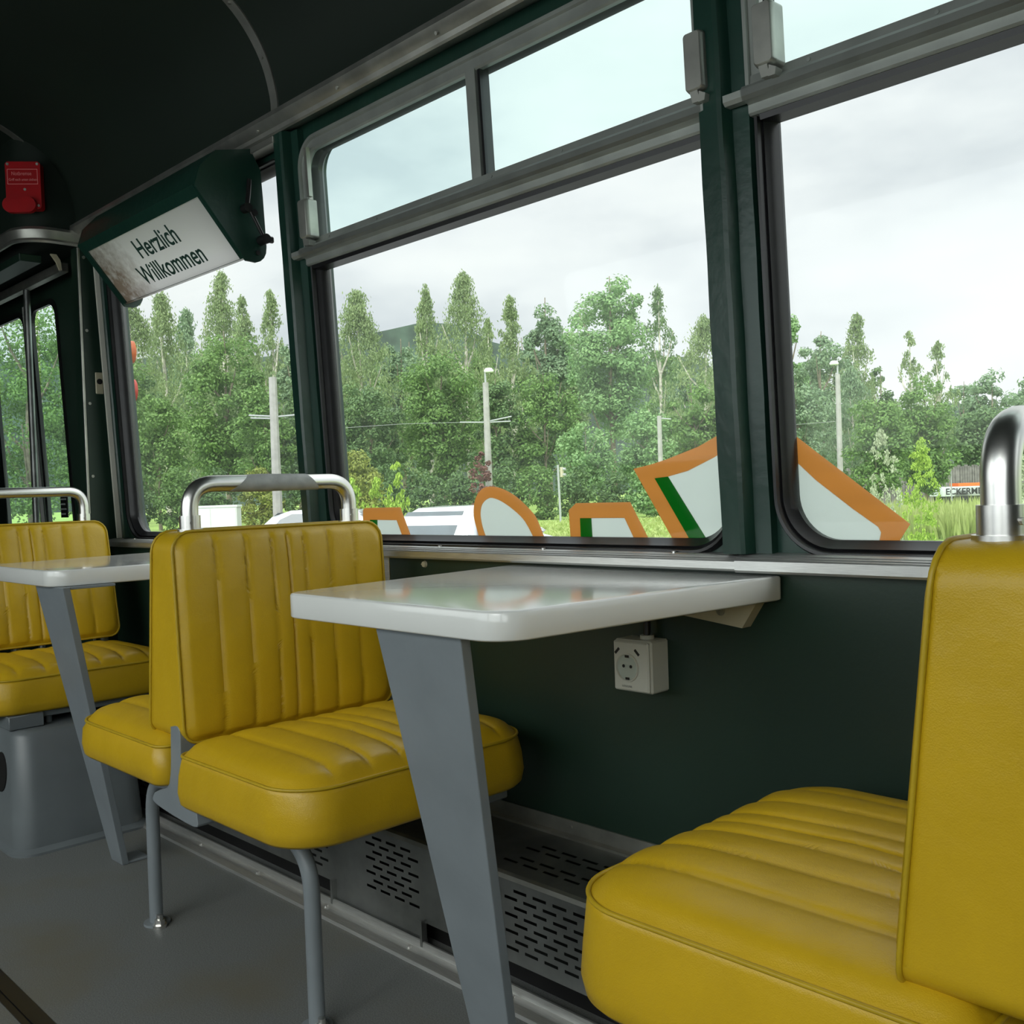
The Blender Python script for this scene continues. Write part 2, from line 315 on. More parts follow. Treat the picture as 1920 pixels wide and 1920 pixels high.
def build_window(i, g, mapf, latchL=True, latchR=True, upper=True, sgn=1, name=None):
    x0, x1 = g; root = thing('window_%d' % i, (x0, mapf(x0, ZB, 0)[1], ZB), name, 'window', None, 'structure')
    o = rrect(x0 - .024, ZB - .026, x1 + .024, ZT + .024, (.09, .09, .06, .06), 12); inn = rrect(x0, ZB, x1, ZT, (.068, .068, .045, .045), 12)
    mb = MB(); mb.ring(o, inn, mapf, [(-.05, -.020), (0, -.030), (.12, -.035), (.3, -.034), (.42, -.024), (.55, -.026), (.72, -.018), (1, -.008), (1, .004), (.3, .02)])
    mb.build('gasket', M['rubber'], root, 35)
    zb = 1.402
    if not upper: zb = ZT - .0005
    mb = MB(); mb.extrude(rrect(x0 + .0005, ZB + .0005, x1 - .0005, zb, (.067, .067, .001, .001) if upper else (.067, .067, .045, .045)), mapf, -.002, .002)
    mb.build('pane', M['glass'], root)
    if upper:
        fo = rrect(x0 - .028, 1.425, x1 + .026, ZT + .028, (.004, .004, .070, .070), 12); fi = rrect(x0 - .002, 1.455, x1 - .006, ZT - .004, (.006, .006, .040, .040), 12)
        mb = MB(); mb.ring(fo, fi, mapf, [(0, -.022), (0, -.042), (.08, -.046), (.30, -.046), (.36, -.040), (.9, -.040), (1, -.036), (1, -.026), (.4, -.012)])
        mb.build('upper_frame', M['alu_grey'], root, 30)
        xm = x0 + .565
        mb = MB(); mb.extrude([(xm - .006, 1.45), (xm + .020, 1.45), (xm + .020, ZT), (xm - .006, ZT)], mapf, -.040, -.010); mb.build('mullion', M['alu_grey'], root)
        mb = MB(); mb.extrude([(xm + .024, 1.45), (xm + .030, 1.45), (xm + .030, ZT), (xm + .024, ZT)], mapf, -.036, -.012); mb.build('mullion_seal', M['rubber'], root)
        mb = MB(); mb.extrude(rrect(x0 + .006, 1.46, x1 - .006, ZT - .002, (.004, .004, .04, .04)), mapf, -.032, -.029); mb.build('upper_pane', M['glass_top'], root)
    if not upper: return root
    # transom bar, lipped aluminium extrusion
    mb = MB(); prof = [(-.020, 1.402), (-.040, 1.402), (-.044, 1.405), (-.044, 1.417), (-.047, 1.419), (-.058, 1.420), (-.063, 1.425), (-.063, 1.435), (-.059, 1.440), (-.047, 1.442), (-.044, 1.444), (-.042, 1.459), (-.020, 1.460)]
    xa, xb = x0 - .024, x1 + .020
    mb.add([mapf(xx, z, d) for xx in (xa, xb) for d, z in prof], [(i, (i + 1) % 13, 13 + (i + 1) % 13, 13 + i) for i in range(13)] + [tuple(range(13)), tuple(range(13, 26))])
    # protruding nose of the bar runs on past the window on to the post
    mb.add([mapf(xx, z, d) for xx in (x0 - .055, x1 + .03) for d, z in ((-.044, 1.420), (-.058, 1.420), (-.063, 1.425), (-.063, 1.435), (-.044, 1.442))], [(i, (i + 1) % 5, 5 + (i + 1) % 5, 5 + i) for i in range(5)] + [(0, 1, 2, 3, 4), (5, 6, 7, 8, 9)])
    for q in range(6):
        xx = xa + .1 + q * .18; c = mapf(xx, 1.451, -.043); mb.cyl(c, (c[0], c[1] - sgn * .002, c[2]), .003, 8)
    mb.build('transom_bar', M['alu_grey'], root, 30)
    mb = MB(); mb.add([mapf(xx, z, d) for xx in (x0 - .01, x1 + .01) for d, z in ((-.002, 1.394), (-.036, 1.394), (-.038, 1.402), (-.002, 1.403))], [(0, 1, 5, 4), (1, 2, 6, 5), (2, 3, 7, 6), (3, 0, 4, 7), (0, 1, 2, 3), (4, 5, 6, 7)]); mb.build('lower_seal', M['rubber'], root)
    for xl in ([x0 + .024] if latchL else []) + ([x1 + .020] if latchR else []):
        mb = MB()
        def mp2(u, v, d, c=xl): return mapf(c + u, v, d)
        mb.ring(rrect(-.017, 1.452, .017, 1.540, .006, 4), rrect(-.0165, 1.4525, .0165, 1.5395, .006, 4), mp2, [(0, -.046), (1, -.068)])
        r1 = rrect(-.017, 1.452, .017, 1.540, .006, 4); r2 = rrect(-.014, 1.455, .014, 1.537, .005, 4)
        mb.ring(r1, r2, mp2, [(0, -.068), (.5, -.076), (1, -.078)]); nb = len(mb.v)
        mb.add([mp2(u, v, -.078) for u, v in r2], [tuple(range(len(r2)))])
        mb.extrude([(-.006, 1.436), (.008, 1.436), (.004, 1.453), (-.010, 1.453)], mp2, -.074, -.060)
        mb.extrude([(.006, 1.434), (.017, 1.434), (.019, 1.444), (.008, 1.450)], mp2, -.076, -.058)
        mb.extrude([(-.006, 1.55), (.004, 1.55), (.004, 1.66), (-.006, 1.66)], mp2, -.056, -.046)
        mb.build('latch', M['alu_dull'], root, 40)
    return root
NM = ['window nearest the portal, partly behind the lit sign', 'large middle window between the two green posts', 'right-hand window cut off by the frame edge', 'window further back beyond the picture']
WIN = []
for i, g in enumerate(GW): WIN.append(build_window(i + 1, g, RW, upper=(i > 0), name=NM[i]))
# left wall: plain windows for the daylight of the other side
for i, g in enumerate(GW):
    r = thing('window_%d' % (i + 5), (g[0], YL, ZB), 'plain window in the wall across the aisle', 'window', None, 'structure')
    o = rrect(g[0] - .024, ZB - .026, g[1] + .024, ZT + .024, (.09, .09, .06, .06)); inn = rrect(g[0], ZB, g[1], ZT, (.068, .068, .045, .045))
    MB().ring(o, inn, LW, [(0, -.022), (0, -.035), (.5, -.035), (1, -.012), (1, .012), (.3, .03)]).build('gasket', M['rubber'], r, 35)
    MB().extrude(rrect(g[0] + .0005, ZB + .0005, g[1] - .0005, ZT - .0005, .05), LW, -.002, .002).build('pane', M['glass'], r)

# window posts (U-section, with a bright flange)
def post(x0, x1, idx, lab, z0=.752, z1=1.72, d=-.062):
    mb = MB(); xs = [(x0, -.02), (x0 + .004, d), (x0 + (x1 - x0) * .52, d - .004), (x0 + (x1 - x0) * .60, d), (x0 + (x1 - x0) * .66, d * .65), (x1, d * .6), (x1 + .002, -.02)]
    n = len(xs); zz = [z0 + (z1 - z0) * t / 24 for t in range(25)]
    mb.v = [RW(x + (.0006 * math.sin(z * 31 + x * 90)), z, dd) for z in zz for x, dd in xs]
    mb.f = [(r * n + j, r * n + j + 1, (r + 1) * n + j + 1, (r + 1) * n + j) for r in range(24) for j in range(n - 1)]
    o = mb.build('trim_%d' % idx, M['green'], smooth=25); structure(o, lab, 'post')
post(-2.085, -2.015, 1, 'dark green post left of the large middle window')
post(-.893, -.818, 2, 'dark green post right of the large middle window')
post(.300, .375, 3, 'dark green window post outside the right edge')
post(-3.208, -3.163, 4, 'teal green post between the portal and the first window', d=-.036)

# sill, two aluminium lengths
def prism_x(mb, prof, x0, x1):
    n = len(prof); mb.add([(xx, y, z) for xx in (x0, x1) for y, z in prof], [(i, (i + 1) % n, n + (i + 1) % n, n + i) for i in range(n)] + [tuple(range(n)), tuple(range(n, 2 * n))]); return mb
sp = [(1.36, .752), (1.338, .7505), (1.322, .7485), (1.320, .7462), (1.314, .7458), (1.3125, .7435), (1.309, .743), (1.307, .7405), (1.307, .729), (1.309, .7255), (1.341, .7255)]
mb = prism_x(MB(), sp, XE, -.866)
for q in range(8): mb.cyl((-3.1 + q * .3, 1.333, .749), (-3.1 + q * .3, 1.333, .7525), .004, 8)
structure(mb.build('trim_5', M['alu'], smooth=25), 'aluminium sill strip under the first two windows', 'sill')
mb = prism_x(MB(), [(y - .002 if y < 1.34 else y, z + (.0015 if z > .74 else -.0015)) for y, z in sp], -.866, XB)
structure(mb.build('trim_6', M['alu'], smooth=25), 'aluminium sill strip at the right, from the post onwards', 'sill')
mb = MB().box(-1.803, -1.778, 1.333, 1.342, .25, .727, .001); structure(mb.build('trim_7', M['alu']), 'narrow upright aluminium strip on the wall behind the yellow seat', 'trim')
mb = MB().cyl((-1.655, 1.338, .712), (-1.655, 1.331, .712), .008, 14, .006); mb.box(-1.661, -1.649, 1.3298, 1.3315, .711, .713)
tag(mb.build('wall_screw', M['cream'], smooth=30), 'pale screw head in the green wall just below the sill', 'screw')
mb = MB().cyl((-2.775, 1.338, .700), (-2.775, 1.331, .700), .008, 14, .006)
tag(mb.build('wall_screw', M['cream'], smooth=30), 'pale screw head in the wall above the far table', 'screw')
# dark lower lining
mb = MB(); mb.box(XE, XB, 1.336, 1.341, .225, .7262); structure(mb.build('wall_lining', M['green_panel']), 'plain dark green lining panel under the sill', 'wall')
bpy.data.objects['wall_lining'].name = 'trim_8'

# ceiling
CP = [(1.300, 1.735), (1.262, 1.745), (1.256, 1.80), (1.238, 1.868), (1.203, 1.93), (1.15, 1.985), (1.06, 2.04), (.92, 2.085), (.75, 2.115), (.5, 2.135), (.3, 2.14)]
CP = CP + [(.59 - y, z) for y, z in CP[::-1][1:]]
from bisect import bisect
def smoothp(P, k=4):
    outp = []
    for i in range(len(P) - 1):
        p0 = P[max(i - 1, 0)]; p1 = P[i]; p2 = P[i + 1]; p3 = P[min(i + 2, len(P) - 1)]
        for j in range(k):
            t = j / k; outp.append(tuple(.5 * ((2 * b) + (-a + c) * t + (2 * a - 5 * b + 4 * c - d) * t * t + (-a + 3 * b - 3 * c + d) * t ** 3) for a, b, c, d in zip(p0, p1, p2, p3)))
    return outp + [P[-1]]
CS = smoothp(CP)
def strip_x(P, x0, x1, off=0, th=.02, cy=.295, cz=1.5):
    mb = MB(); n = len(P)
    def of(p, o):
        v = Vector((p[0] - cy, p[1] - cz)).normalized(); return (p[0] + v.x * o, p[1] + v.y * o)
    for xx in (x0, x1):
        for o_ in (off, off + th):
            for p in P: q = of(p, o_); mb.v.append((xx, q[0], q[1]))
    for i in range(n - 1):
        mb.f += [(i, i + 1, 2 * n + i + 1, 2 * n + i), (n + i, n + i + 1, 3 * n + i + 1, 3 * n + i), (i, i + 1, n + i + 1, n + i), (2 * n + i, 2 * n + i + 1, 3 * n + i + 1, 3 * n + i)]
    mb.f += [(0, n, 3 * n, 2 * n), (n - 1, 2 * n - 1, 4 * n - 1, 3 * n - 1)]
    return mb
structure(strip_x(CS, -5.2, XB, 0, .03).build('ceiling', M['ceil'], smooth=40), 'curved almost black green tram ceiling', 'ceiling')
for xr, i in ((-2.05, 9), (-.62, 10)):
    mb = strip_x([p for p in CS if p[1] > 1.745], xr - .014, xr + .014, -.004, .004)
    for p in CS[6::7]: mb.cyl((xr, p[0], p[1] - .003), (xr, p[0] - .0005, p[1] - .0075), .004, 8)
    structure(mb.build('trim_%d' % i, M['alu_dull'], smooth=40), 'aluminium cover strip curving over the ceiling' + (' above the sign' if i == 9 else ' out of view'), 'trim')
mb = strip_x([p for p in CS if p[1] > 1.97], -3.33, -3.30, -.004, .004); structure(mb.build('trim_11', M['alu_dull'], smooth=40), 'short ceiling strip at the upper left edge', 'trim')
# rail between wall and ceiling
rail = [(1.315, 1.735), (1.285, 1.724), (1.263, 1.716), (1.258, 1.719), (1.254, 1.727), (1.243, 1.734), (1.236, 1.744), (1.238, 1.756), (1.262, 1.765), (1.315, 1.765)]
mb = prism_x(MB(), rail, XE + .02, XB)
for q in range(14): mb.cyl((-3.1 + q * .33, 1.246, 1.731), (-3.1 + q * .33, 1.242, 1.729), .0035, 8)
structure(mb.build('trim_12', M['alu_dull'], smooth=25), 'long aluminium rail where the window wall meets the ceiling', 'rail')
mb = prism_x(MB(), [(.59 - y, z) for y, z in rail], XE + .02, XB); structure(mb.build('trim_13', M['alu_dull'], smooth=25), 'aluminium rail on the far side of the aisle, out of view', 'rail')
# light fitting edge seen under the rail
mb = MB().box(-2.26, -2.075, 1.262, 1.30, 1.700, 1.716, .002); tag(mb.build('cover_strip', M['alu_dull']), 'short pale strip under the ceiling rail beside the sign', 'trim')

# end bulkhead, door bay housing
xf = -3.27
pl = [(xf, 1.36)] + [(xf, 1.22)] + arc(xf - .085, 1.18, .085, 30, -90, 10) + [(-5.2, 1.095), (-5.2, 1.36)]
pl = [(xf, 1.36), (xf, 1.19)] + arc(xf - .09, 1.185, .09, 0, -90, 12)[1:] + [(-5.2, 1.095), (-5.2, 1.36)]
mb = MB(); mb.extrude(pl, lambda u, v, d: (u, v, d), 1.722, 2.14)
structure(mb.build('wall_front', M['ceil'], smooth=40), 'dark rounded housing above the entrance door')
path = [(xf + .006, 1.30), (xf + .006, 1.19)] + [(xf - .09 + (.096) * math.cos(math.radians(-a)), 1.185 - .096 * math.sin(math.radians(a))) for a in range(0, 91, 8)] + [(-5.0, 1.089)]
prof = [(0, 1.690), (.010, 1.688), (.015, 1.694), (.008, 1.702), (.010, 1.716), (.014, 1.728), (.008, 1.738), (0, 1.738)]
mb = MB(); n = len(prof)
for i, p in enumerate(path):
    a = Vector(path[max(i - 1, 0)]); b = Vector(path[min(i + 1, len(path) - 1)]); t = (b - a).normalized(); nn = Vector((-t.y, t.x))
    if nn.dot(Vector(p) - Vector((xf - .2, 1.3))) < 0: nn = -nn
    if i == 0: nn = Vector((1, 0))
    for o_, z in prof: mb.v.append((p[0] + nn.x * o_, p[1] + nn.y * o_, z))
mb.f = [(i * n + j, i * n + (j + 1) % n, (i + 1) * n + (j + 1) % n, (i + 1) * n + j) for i in range(len(path) - 1) for j in range(n)]
structure(mb.build('trim_14', M['alu_dull'], smooth=30), 'curved aluminium rail along the entrance header', 'rail')
# portal post
mb = MB().box(xf - .07, xf, 1.262, 1.375, 0, 1.70, .004); structure(mb.build('trim_15', M['green_panel']), 'dark portal post beside the entrance', 'post')
mb = MB().box(xf - .004, xf + .004, 1.256, 1.264, 0, 1.69, .001)
for q in range(7): mb.cyl((xf, 1.276, .25 + q * .235), (xf + .004, 1.276, .25 + q * .235), .005, 10)
structure(mb.build('trim_16', M['alu_dull']), 'thin bright edge strip with screws on the portal post', 'trim')
mb = MB(); mb.extrude([(-3.232, .752), (-3.222, .752), (-3.222, 1.70), (-3.232, 1.70)], RW, -.042, -.022)
for q in range(4): c = RW(-3.240, .9 + q * .21, -.022); mb.cyl(c, (c[0], c[1] - .004, c[2]), .004, 8)
structure(mb.build('trim_17', M['plastic']), 'pale upright edge strip in the corner before the first window', 'trim')
tg = thing('key_switch_plate', (xf, 1.333, 1.255), 'small ivory key switch plate on the portal post', 'switch')
MB().box(xf, xf + .005, 1.297, 1.322, 1.222, 1.292, .002).build('plate', M['cream'], tg)
mb = MB().cyl((xf + .005, 1.309, 1.262), (xf + .008, 1.309, 1.262), .009, 14); mb.build('keyhole', M['dark'], tg, 30)

# door bay behind the portal: side wall with glazed folding door
outer = [(-5.2, -.05), (xf - .06, -.05), (xf - .06, 1.75), (-5.2, 1.75)]
def DW(u, v, d): return (u, 1.392 - .045 * (v - .8) + d, v)
dh = [rrect(-4.42, .40, -4.03, 1.60, .05)[::-1], rrect(-3.955, .40, -3.700, 1.60, .06)[::-1]]
r = thing('door_1', (-4.05, 1.37, 0), 'glazed folding entrance door in the far left bay', 'door', None, 'structure')
MB().plate(outer, dh, DW, -.018, -.006).build('door_leaf', M['green_panel'], r)
mb = MB()
for hq in ((-4.42, .40, -4.03, 1.60), (-3.955, .40, -3.700, 1.60)):
    mb.ring(rrect(hq[0] - .012, hq[1] - .012, hq[2] + .012, hq[3] + .012, .06), rrect(hq[0] + .008, hq[1] + .008, hq[2] - .008, hq[3] - .008, .05), DW, [(0, -.018), (0, -.022), (1, -.022), (1, -.010)])
mb.build('gasket', M['rubber'], r)
mb = MB()
for hq in ((-4.42, .40, -4.03, 1.60), (-3.955, .40, -3.700, 1.60)): mb.box(hq[0], hq[2], 1.366, 1.368, hq[1], hq[3])
mb.build('pane', M['glass_top'], r)
MB().extrude([(-4.012, .1), (-3.968, .1), (-3.968, 1.62), (-4.012, 1.62)], DW, -.028, -.018).build('edge_strip', M['white'], r)
MB().extrude([(-3.968, .1), (-3.960, .1), (-3.960, 1.62), (-3.968, 1.62)], DW, -.030, -.018).build('edge_seal', M['rubber'], r)
tag(MB().box(-3.80, -3.735, 1.362, 1.3655, .82, .92).build('sticker', M['dark'], r), 'dark sticker with pale lines of print low on the door pane')
mb = MB()
for q in range(5): mb.box(-3.795, -3.795 + (.05 if q % 2 else .042), 1.360, 1.362, .902 - q * .018, .908 - q * .018)
mb.build('sticker_print', M['wire'], bpy.data.objects['sticker'])
mb = MB().cyl((-3.785, 1.27, .02), (-3.785, 1.27, 1.66), .0115, 16); tag(mb.build('grab_pole', M['steel'], smooth=40), 'upright metal grab pole in front of the entrance door', 'pole')
mb = MB().box(-4.9, -3.42, 1.255, 1.285, 1.640, 1.672, .003)
tag(mb.build('door_track', M['alu_dull']), 'long pale bar above the entrance door', 'bar')
mb = MB().box(-4.9, -3.42, 1.13, 1.20, 1.66, 1.685, .003); tag(mb.build('door_gear_cover', M['green_panel']), 'dark cover under the header of the entrance', 'cover')
mb = MB().extrude([(1.222, 1.69), (1.240, 1.69), (1.252, 1.672), (1.256, 1.640), (1.248, 1.640), (1.240, 1.664)], lambda u, v, d: (d, u, v), -3.40, -3.41); tag(mb.build('door_bracket', M['cream'], smooth=30), 'small ivory bracket under the entrance header', 'bracket')
structure(MB().box(-5.25, -5.2, YL - .1, 1.45, -.05, 2.2).build('wall_end', M['green_panel']), 'dark end wall beyond the entrance bay')
structure(MB().box(XE, -3.36, YL - .05, .12, -.05, 2.15).build('wall_cab', M['ceil']), 'dark partition at the far end outside the picture')
structure(MB().box(-5.2, XE, YL - .06, YL, -.05, 2.1).build('wall_bay', M['ceil']), 'dark side wall of the far bay, out of view')
structure(MB().box(XB, XB + .05, YL - .1, 1.45, -.05, 2.2).build('wall_rear', M['green_panel']), 'dark wall behind the camera')

# floor
structure(MB().box(-5.2, XB, YL - .05, 1.37, -.06, 0).build('floor', M['floor']), 'grey speckled linoleum tram floor', 'floor')
mb = MB().box(-5.1, XB, .548, .552, 0, .004); mb.box(-5.1, XB, .552, .576, 0, .0025, .001); mb.box(-5.1, XB, .536, .547, 0, .002)
structure(mb.build('trim_18', M['rubber']), 'dark joint strip in the floor at the bottom left', 'trim')
mb = MB(); prism_x(mb, [(1.108, 0), (1.110, .006), (1.126, .010), (1.128, .006), (1.150, .006), (1.152, .020), (1.156, .020), (1.158, 0)], -3.2, XB)
for q in range(16): mb.cyl((-2.9 + q * .28, 1.140, .006), (-2.9 + q * .28, 1.140, .010), .004, 8)
structure(mb.build('baseboard_right', M['alu'], smooth=20), 'worn aluminium floor edging in front of the heater duct', 'baseboard')

# heater duct with slotted covers
def slotted(mb, x0, x1, rows, mapf, v0, v1, sl, gap, sh, blocks):
    """sheet from v0..v1 with slots in rows; blocks = [(xa, xb)] slotted areas"""
    v = v0
    for rz, offs in rows:
        mb.add([mapf(x0, v), mapf(x1, v), mapf(x1, rz), mapf(x0, rz)], [(0, 1, 2, 3)])
        x = x0
        for xa, xb in blocks:
            s = xa + offs
            while s + sl <= xb:
                mb.add([mapf(x, rz), mapf(s, rz), mapf(s, rz + sh), mapf(x, rz + sh)], [(0, 1, 2, 3)]); x = s + sl; s += sl + gap
        mb.add([mapf(x, rz), mapf(x1, rz), mapf(x1, rz + sh), mapf(x, rz + sh)], [(0, 1, 2, 3)]); v = rz + sh
    mb.add([mapf(x0, v), mapf(x1, v), mapf(x1, v1), mapf(x0, v1)], [(0, 1, 2, 3)])
duct = thing('heater_duct', (-1.3, 1.2, 0), 'long steel heater duct with slotted cover along the wall foot', 'heater')
F = lambda x, z: (x, 1.162, z)
def T(x, t): return (x, 1.165 + t * .158, .200 + .022 * t)
BL = [(-1.42 + 1.4 * k, -1.42 + 1.4 * k + .40) for k in range(-1, 3)]
rows = [(.074 + q * .0145, (.023 if q % 2 else 0)) for q in range(8)]
BF = [(-1.655, -1.43), (-1.30, -.86), (-.30, .2), (.5, 1.2)]
mb = MB(); slotted(mb, -1.775, -1.478, [(r_[0], r_[1]) for r_ in rows], F, .022, .200, .031, .015, .0052, [(-1.662, -1.49)])
slotted(mb, -1.478, XB, rows, F, .052, .200, .031, .015, .0052, [(-1.47, -1.44), (-1.255, -.80), (-.3, .3), (.6, 1.3)])
slotted(mb, -3.1, -1.775, rows, F, .052, .200, .031, .015, .0052, [(-2.96, -2.5), (-1.90, -1.79)])
mb.build('front_cover', M['steel'], duct, recalc=False)
mb = MB(); slotted(mb, -3.1, XB, [(.24, 0), (.35, .024), (.56, .006), (.67, .030)], T, 0, 1, .034, .015, .036, [(-2.75, -2.35), (-1.30, -.80), (-.2, .3), (.5, 1.0)])
mb.build('top_cover', M['steel'], duct, recalc=False)
mb = MB(); prism_x(mb, [(1.158, .196), (1.160, .2035), (1.170, .2045), (1.170, .199)], -3.1, XB); prism_x(mb, [(1.318, .221), (1.334, .223), (1.335, .252), (1.331, .252), (1.329, .228), (1.318, .226)], -3.1, XB)
for q in range(12): mb.cyl((-2.9 + q * .33, 1.332, .240), (-2.9 + q * .33, 1.327, .240), .004, 8)
mb.build('edge_angle', M['alu_dull'], duct, 25)
MB().box(-3.1, XB, 1.20, 1.335, .001, .19).build('duct_core', M['dark'], duct)
mb = MB().box(-1.480, -1.474, 1.150, 1.1625, .010, .06); mb.box(-1.778, -1.772, 1.150, 1.1625, .010, .06); mb.box(-1.778, -1.474, 1.1615, 1.164, .012, .0225); mb.build('panel_lip', M['steel'], duct)

# ------------------------------------------------------------------ seats
SEAM = [-.335, -.20, -.078, 0, .078, .20, .335]
def seamf(t, wd=.011):
    """pleat height: 0 on seams, 1 between"""
    d = min(abs(t - s) for s in SEAM); return d
def pleat(t, width, depth):
    edges = SEAM; h = 0
    ds = sorted(edges); lo = max([s for s in ds if s <= t], default=-.62); hi = min([s for s in ds if s > t], default=.62)
    m = (hi - lo) * width; a = (t - lo) * width; b = (hi - t) * width
    d = min(a, b); return depth * (1 - math.exp(-d / .0032)) + depth * .8 * min(1, 4 * a * b / (m * m + 1e-9)) * min(1, m / .07)
def cushion(parent, sx, c, name='seat_cushion', xa=.048, xb=.435, zb=.335):
    """sx=+1 cushion on +X side; plan rounded rectangle x from c+sx*.045 to c+sx*.44"""
    y0, y1 = .765, 1.275; cy = (y0 + y1) / 2; wd = y1 - y0
    zt = .422
    pl = rrect(xa, y0, xb, y1, (.028, .085, .085, .028), 26)
    # densify
    P = []
    for i in range(len(pl)):
        a = Vector(pl[i]); b = Vector(pl[(i + 1) % len(pl)]); k = max(1, int((b - a).length / .0045))
        for j in range(k): P.append(a + (b - a) * j / k)
    n = len(P); cen = Vector(((xa + xb) / 2, cy)); mb = MB()
    def scale(p, s):
        d = p - cen; L_ = max(abs(d.x) / ((xb - xa) / 2), abs(d.y) / (wd / 2)); return cen + d * s
    rings = []
    for ins, z in ((.020, zb + .002), (.004, zb), (-.001, zb + .006), (-.004, zb + .025), (-.002, zb + .055), (.002, zt - .008), (.004, zt)):
        q = []
        for p in P:
            d = p - cen; q.append((p.x - ins * (1 if d.x > 0 else -1) * min(1, abs(d.x) / .12), p.y - ins * (1 if d.y > 0 else -1) * min(1, abs(d.y) / .15), z))
        rings.append(q)
    for r_ in range(1, 47):
        s = 1 - r_ / 46 * .999; q = []
        for p in P:
            e_ = scale(p, s * .985); ed = (1 - s)
            dome = .030 * (1 - math.exp(-ed * 7.5)) + .008 * ed
            pf = min(1, ed * 14) * (1 if e_.x < xb - .030 else max(0, (xb - .008 - e_.x) / .022))
            h = pleat((e_.y - cy) / wd, wd, .0046) * pf
            q.append((e_.x, e_.y, zt + dome + h - .003))
        rings.append(q)
    for q in rings: mb.v += [(c + sx * p[0], p[1], p[2]) for p in q]
    for a in range(len(rings) - 1): mb.f += [(a * n + j, a * n + (j + 1) % n, (a + 1) * n + (j + 1) % n, (a + 1) * n + j) for j in range(n)]
    mb.f.append(tuple(range(n)))
    o = mb.build(name, M['yellow'], parent, 60)
    tp = [(c + sx * (p.x - .0035 * max(-1, min(1, (p.x - cen.x) / .12))), p.y - .0035 * max(-1, min(1, (p.y - cy) / .15)), zt + .0015) for p in P[::2]]
    MB().tube(tp, .0028, 8, closed=True).build('piping', M['piping'], o, 60)
    return o
def backrest(parent, c, front, rear, ya=.785, yb=1.235, z0=.438, z1=.808, rear_pleats=True):
    """front/rear = (x at bottom, x at top) offsets"""
    cy = (ya + yb) / 2; wd = yb - ya; cz = (z0 + z1) / 2
    pl = rrect(ya, z0, yb, z1, (.026, .030, .036, .036), 14); P = []
    for i in range(len(pl)):
        a = Vector(pl[i]); b = Vector(pl[(i + 1) % len(pl)]); k = max(1, int((b - a).length / .0045))
        for j in range(k): P.append(a + (b - a) * j / k)
    n = len(P); cen = Vector((cy, cz)); rings = []
    fx = lambda z, fr: fr[0] + (fr[1] - fr[0]) * (z - z0) / (z1 - z0)
    def cap(fr, sg, pleats):
        out_ = []
        for r_ in range(1, 41):
            s = 1 - r_ / 40 * .999; q = []
            for p in P:
                e_ = cen + (p - cen) * (s * .985); ed = 1 - s
                dome = .008 * (1 - math.exp(-ed * 9)) + .004 * ed
                top = max(0, min(1, (z1 - .004 - e_.y) / .010)) * max(0, min(1, (e_.y - z0 - .002) / .010))
                h = pleat((e_.x - cy) / wd, wd, .0050) * min(1, ed * 22) * top if pleats else 0
                q.append((fx(e_.y, fr) + sg * (dome + h - .001), e_.x, e_.y))
            out_.append(q)
        return out_
    ff = cap(front, 1, True); rr_ = cap(rear, -1, rear_pleats)
    mid = []
    for t in (0, .12, .5, .88, 1):
        ins = .001 - .006 * (1 - (2 * t - 1) ** 2) * .3
        mid.append([(fx(p.y, rear) * (1 - t) + fx(p.y, front) * t, p.x + ins * 0, p.y) for p in P])
    rings = rr_[::-1] + mid + ff; mb = MB()
    for q in rings: mb.v += [(c + p[0], p[1], p[2]) for p in q]
    for a in range(len(rings) - 1): mb.f += [(a * n + j, a * n + (j + 1) % n, (a + 1) * n + (j + 1) % n, (a + 1) * n + j) for j in range(n)]
    o = mb.build('backrest', M['yellow'], parent, 60)
    for fr, sg in ((front, 1), (rear, -1)):
        tp = [(c + fx(p.y, fr) + sg * .001, p.x + (.0008 if p.x > cy else -.0008), p.y + (.0008 if p.y > cz else -.0008)) for p in P[::3]]
        MB().tube(tp, .0027, 8, closed=True).build('piping', M['piping'], o, 60)
    return o
def bend(p0, p1, p2, r, n=8):
    p0, p1, p2 = Vector(p0), Vector(p1), Vector(p2); a = (p0 - p1).normalized(); b = (p2 - p1).normalized()
    A = p1 + a * r; B = p1 + b * r
    return [A * (1 - t) ** 2 + p1 * 2 * t * (1 - t) + B * t ** 2 for t in [i / n for i in range(n + 1)]]
def handle(parent, cx, zt=.893, ya=.838, yb=1.185, tilt=0, tape=False):
    r = .0152; z0 = .795
    P = [Vector((cx, ya, z0))] + bend((cx, ya, z0), (cx, ya, zt), (cx, yb, zt), .05, 12) + bend((cx, ya, zt), (cx, yb, zt), (cx, yb, z0), .05, 12) + [Vector((cx, yb, z0))]
    h = MB().tube(P, r, 20).build('grab_handle', M['chrome'], parent, 60)
    for y in (ya, yb):
        mb = MB().cyl((cx, y, .800), (cx, y, .836), r + .0035, 20); mb.cyl((cx, y, .800), (cx, y, .812), r + .0075, 20); mb.cyl((cx + .016, y - .006, .823), (cx + .0195, y - .007, .823), .003, 8)
        mb.build('collar', M['chrome'], parent, 40)
    if tape:
        m_ = (ya + yb) / 2
        mb = MB().tube([(cx, m_ - .075, zt), (cx, m_ - .03, zt), (cx, m_ + .03, zt), (cx, m_ + .085, zt)], [r + .0008, r + .0018, r + .0012, r + .001], 18, cap=True)
        for i in range(len(mb.v)):
            x, y, z = mb.v[i]; mb.v[i] = (x, y + (.018 * (z - zt) / r if y < m_ - .05 else (-.014 * (z - zt) / r if y > m_ + .06 else 0)), z)
        tag(mb.build('tape', M['tape'], h, 60), 'grey tape wrapped round the middle of the handle')
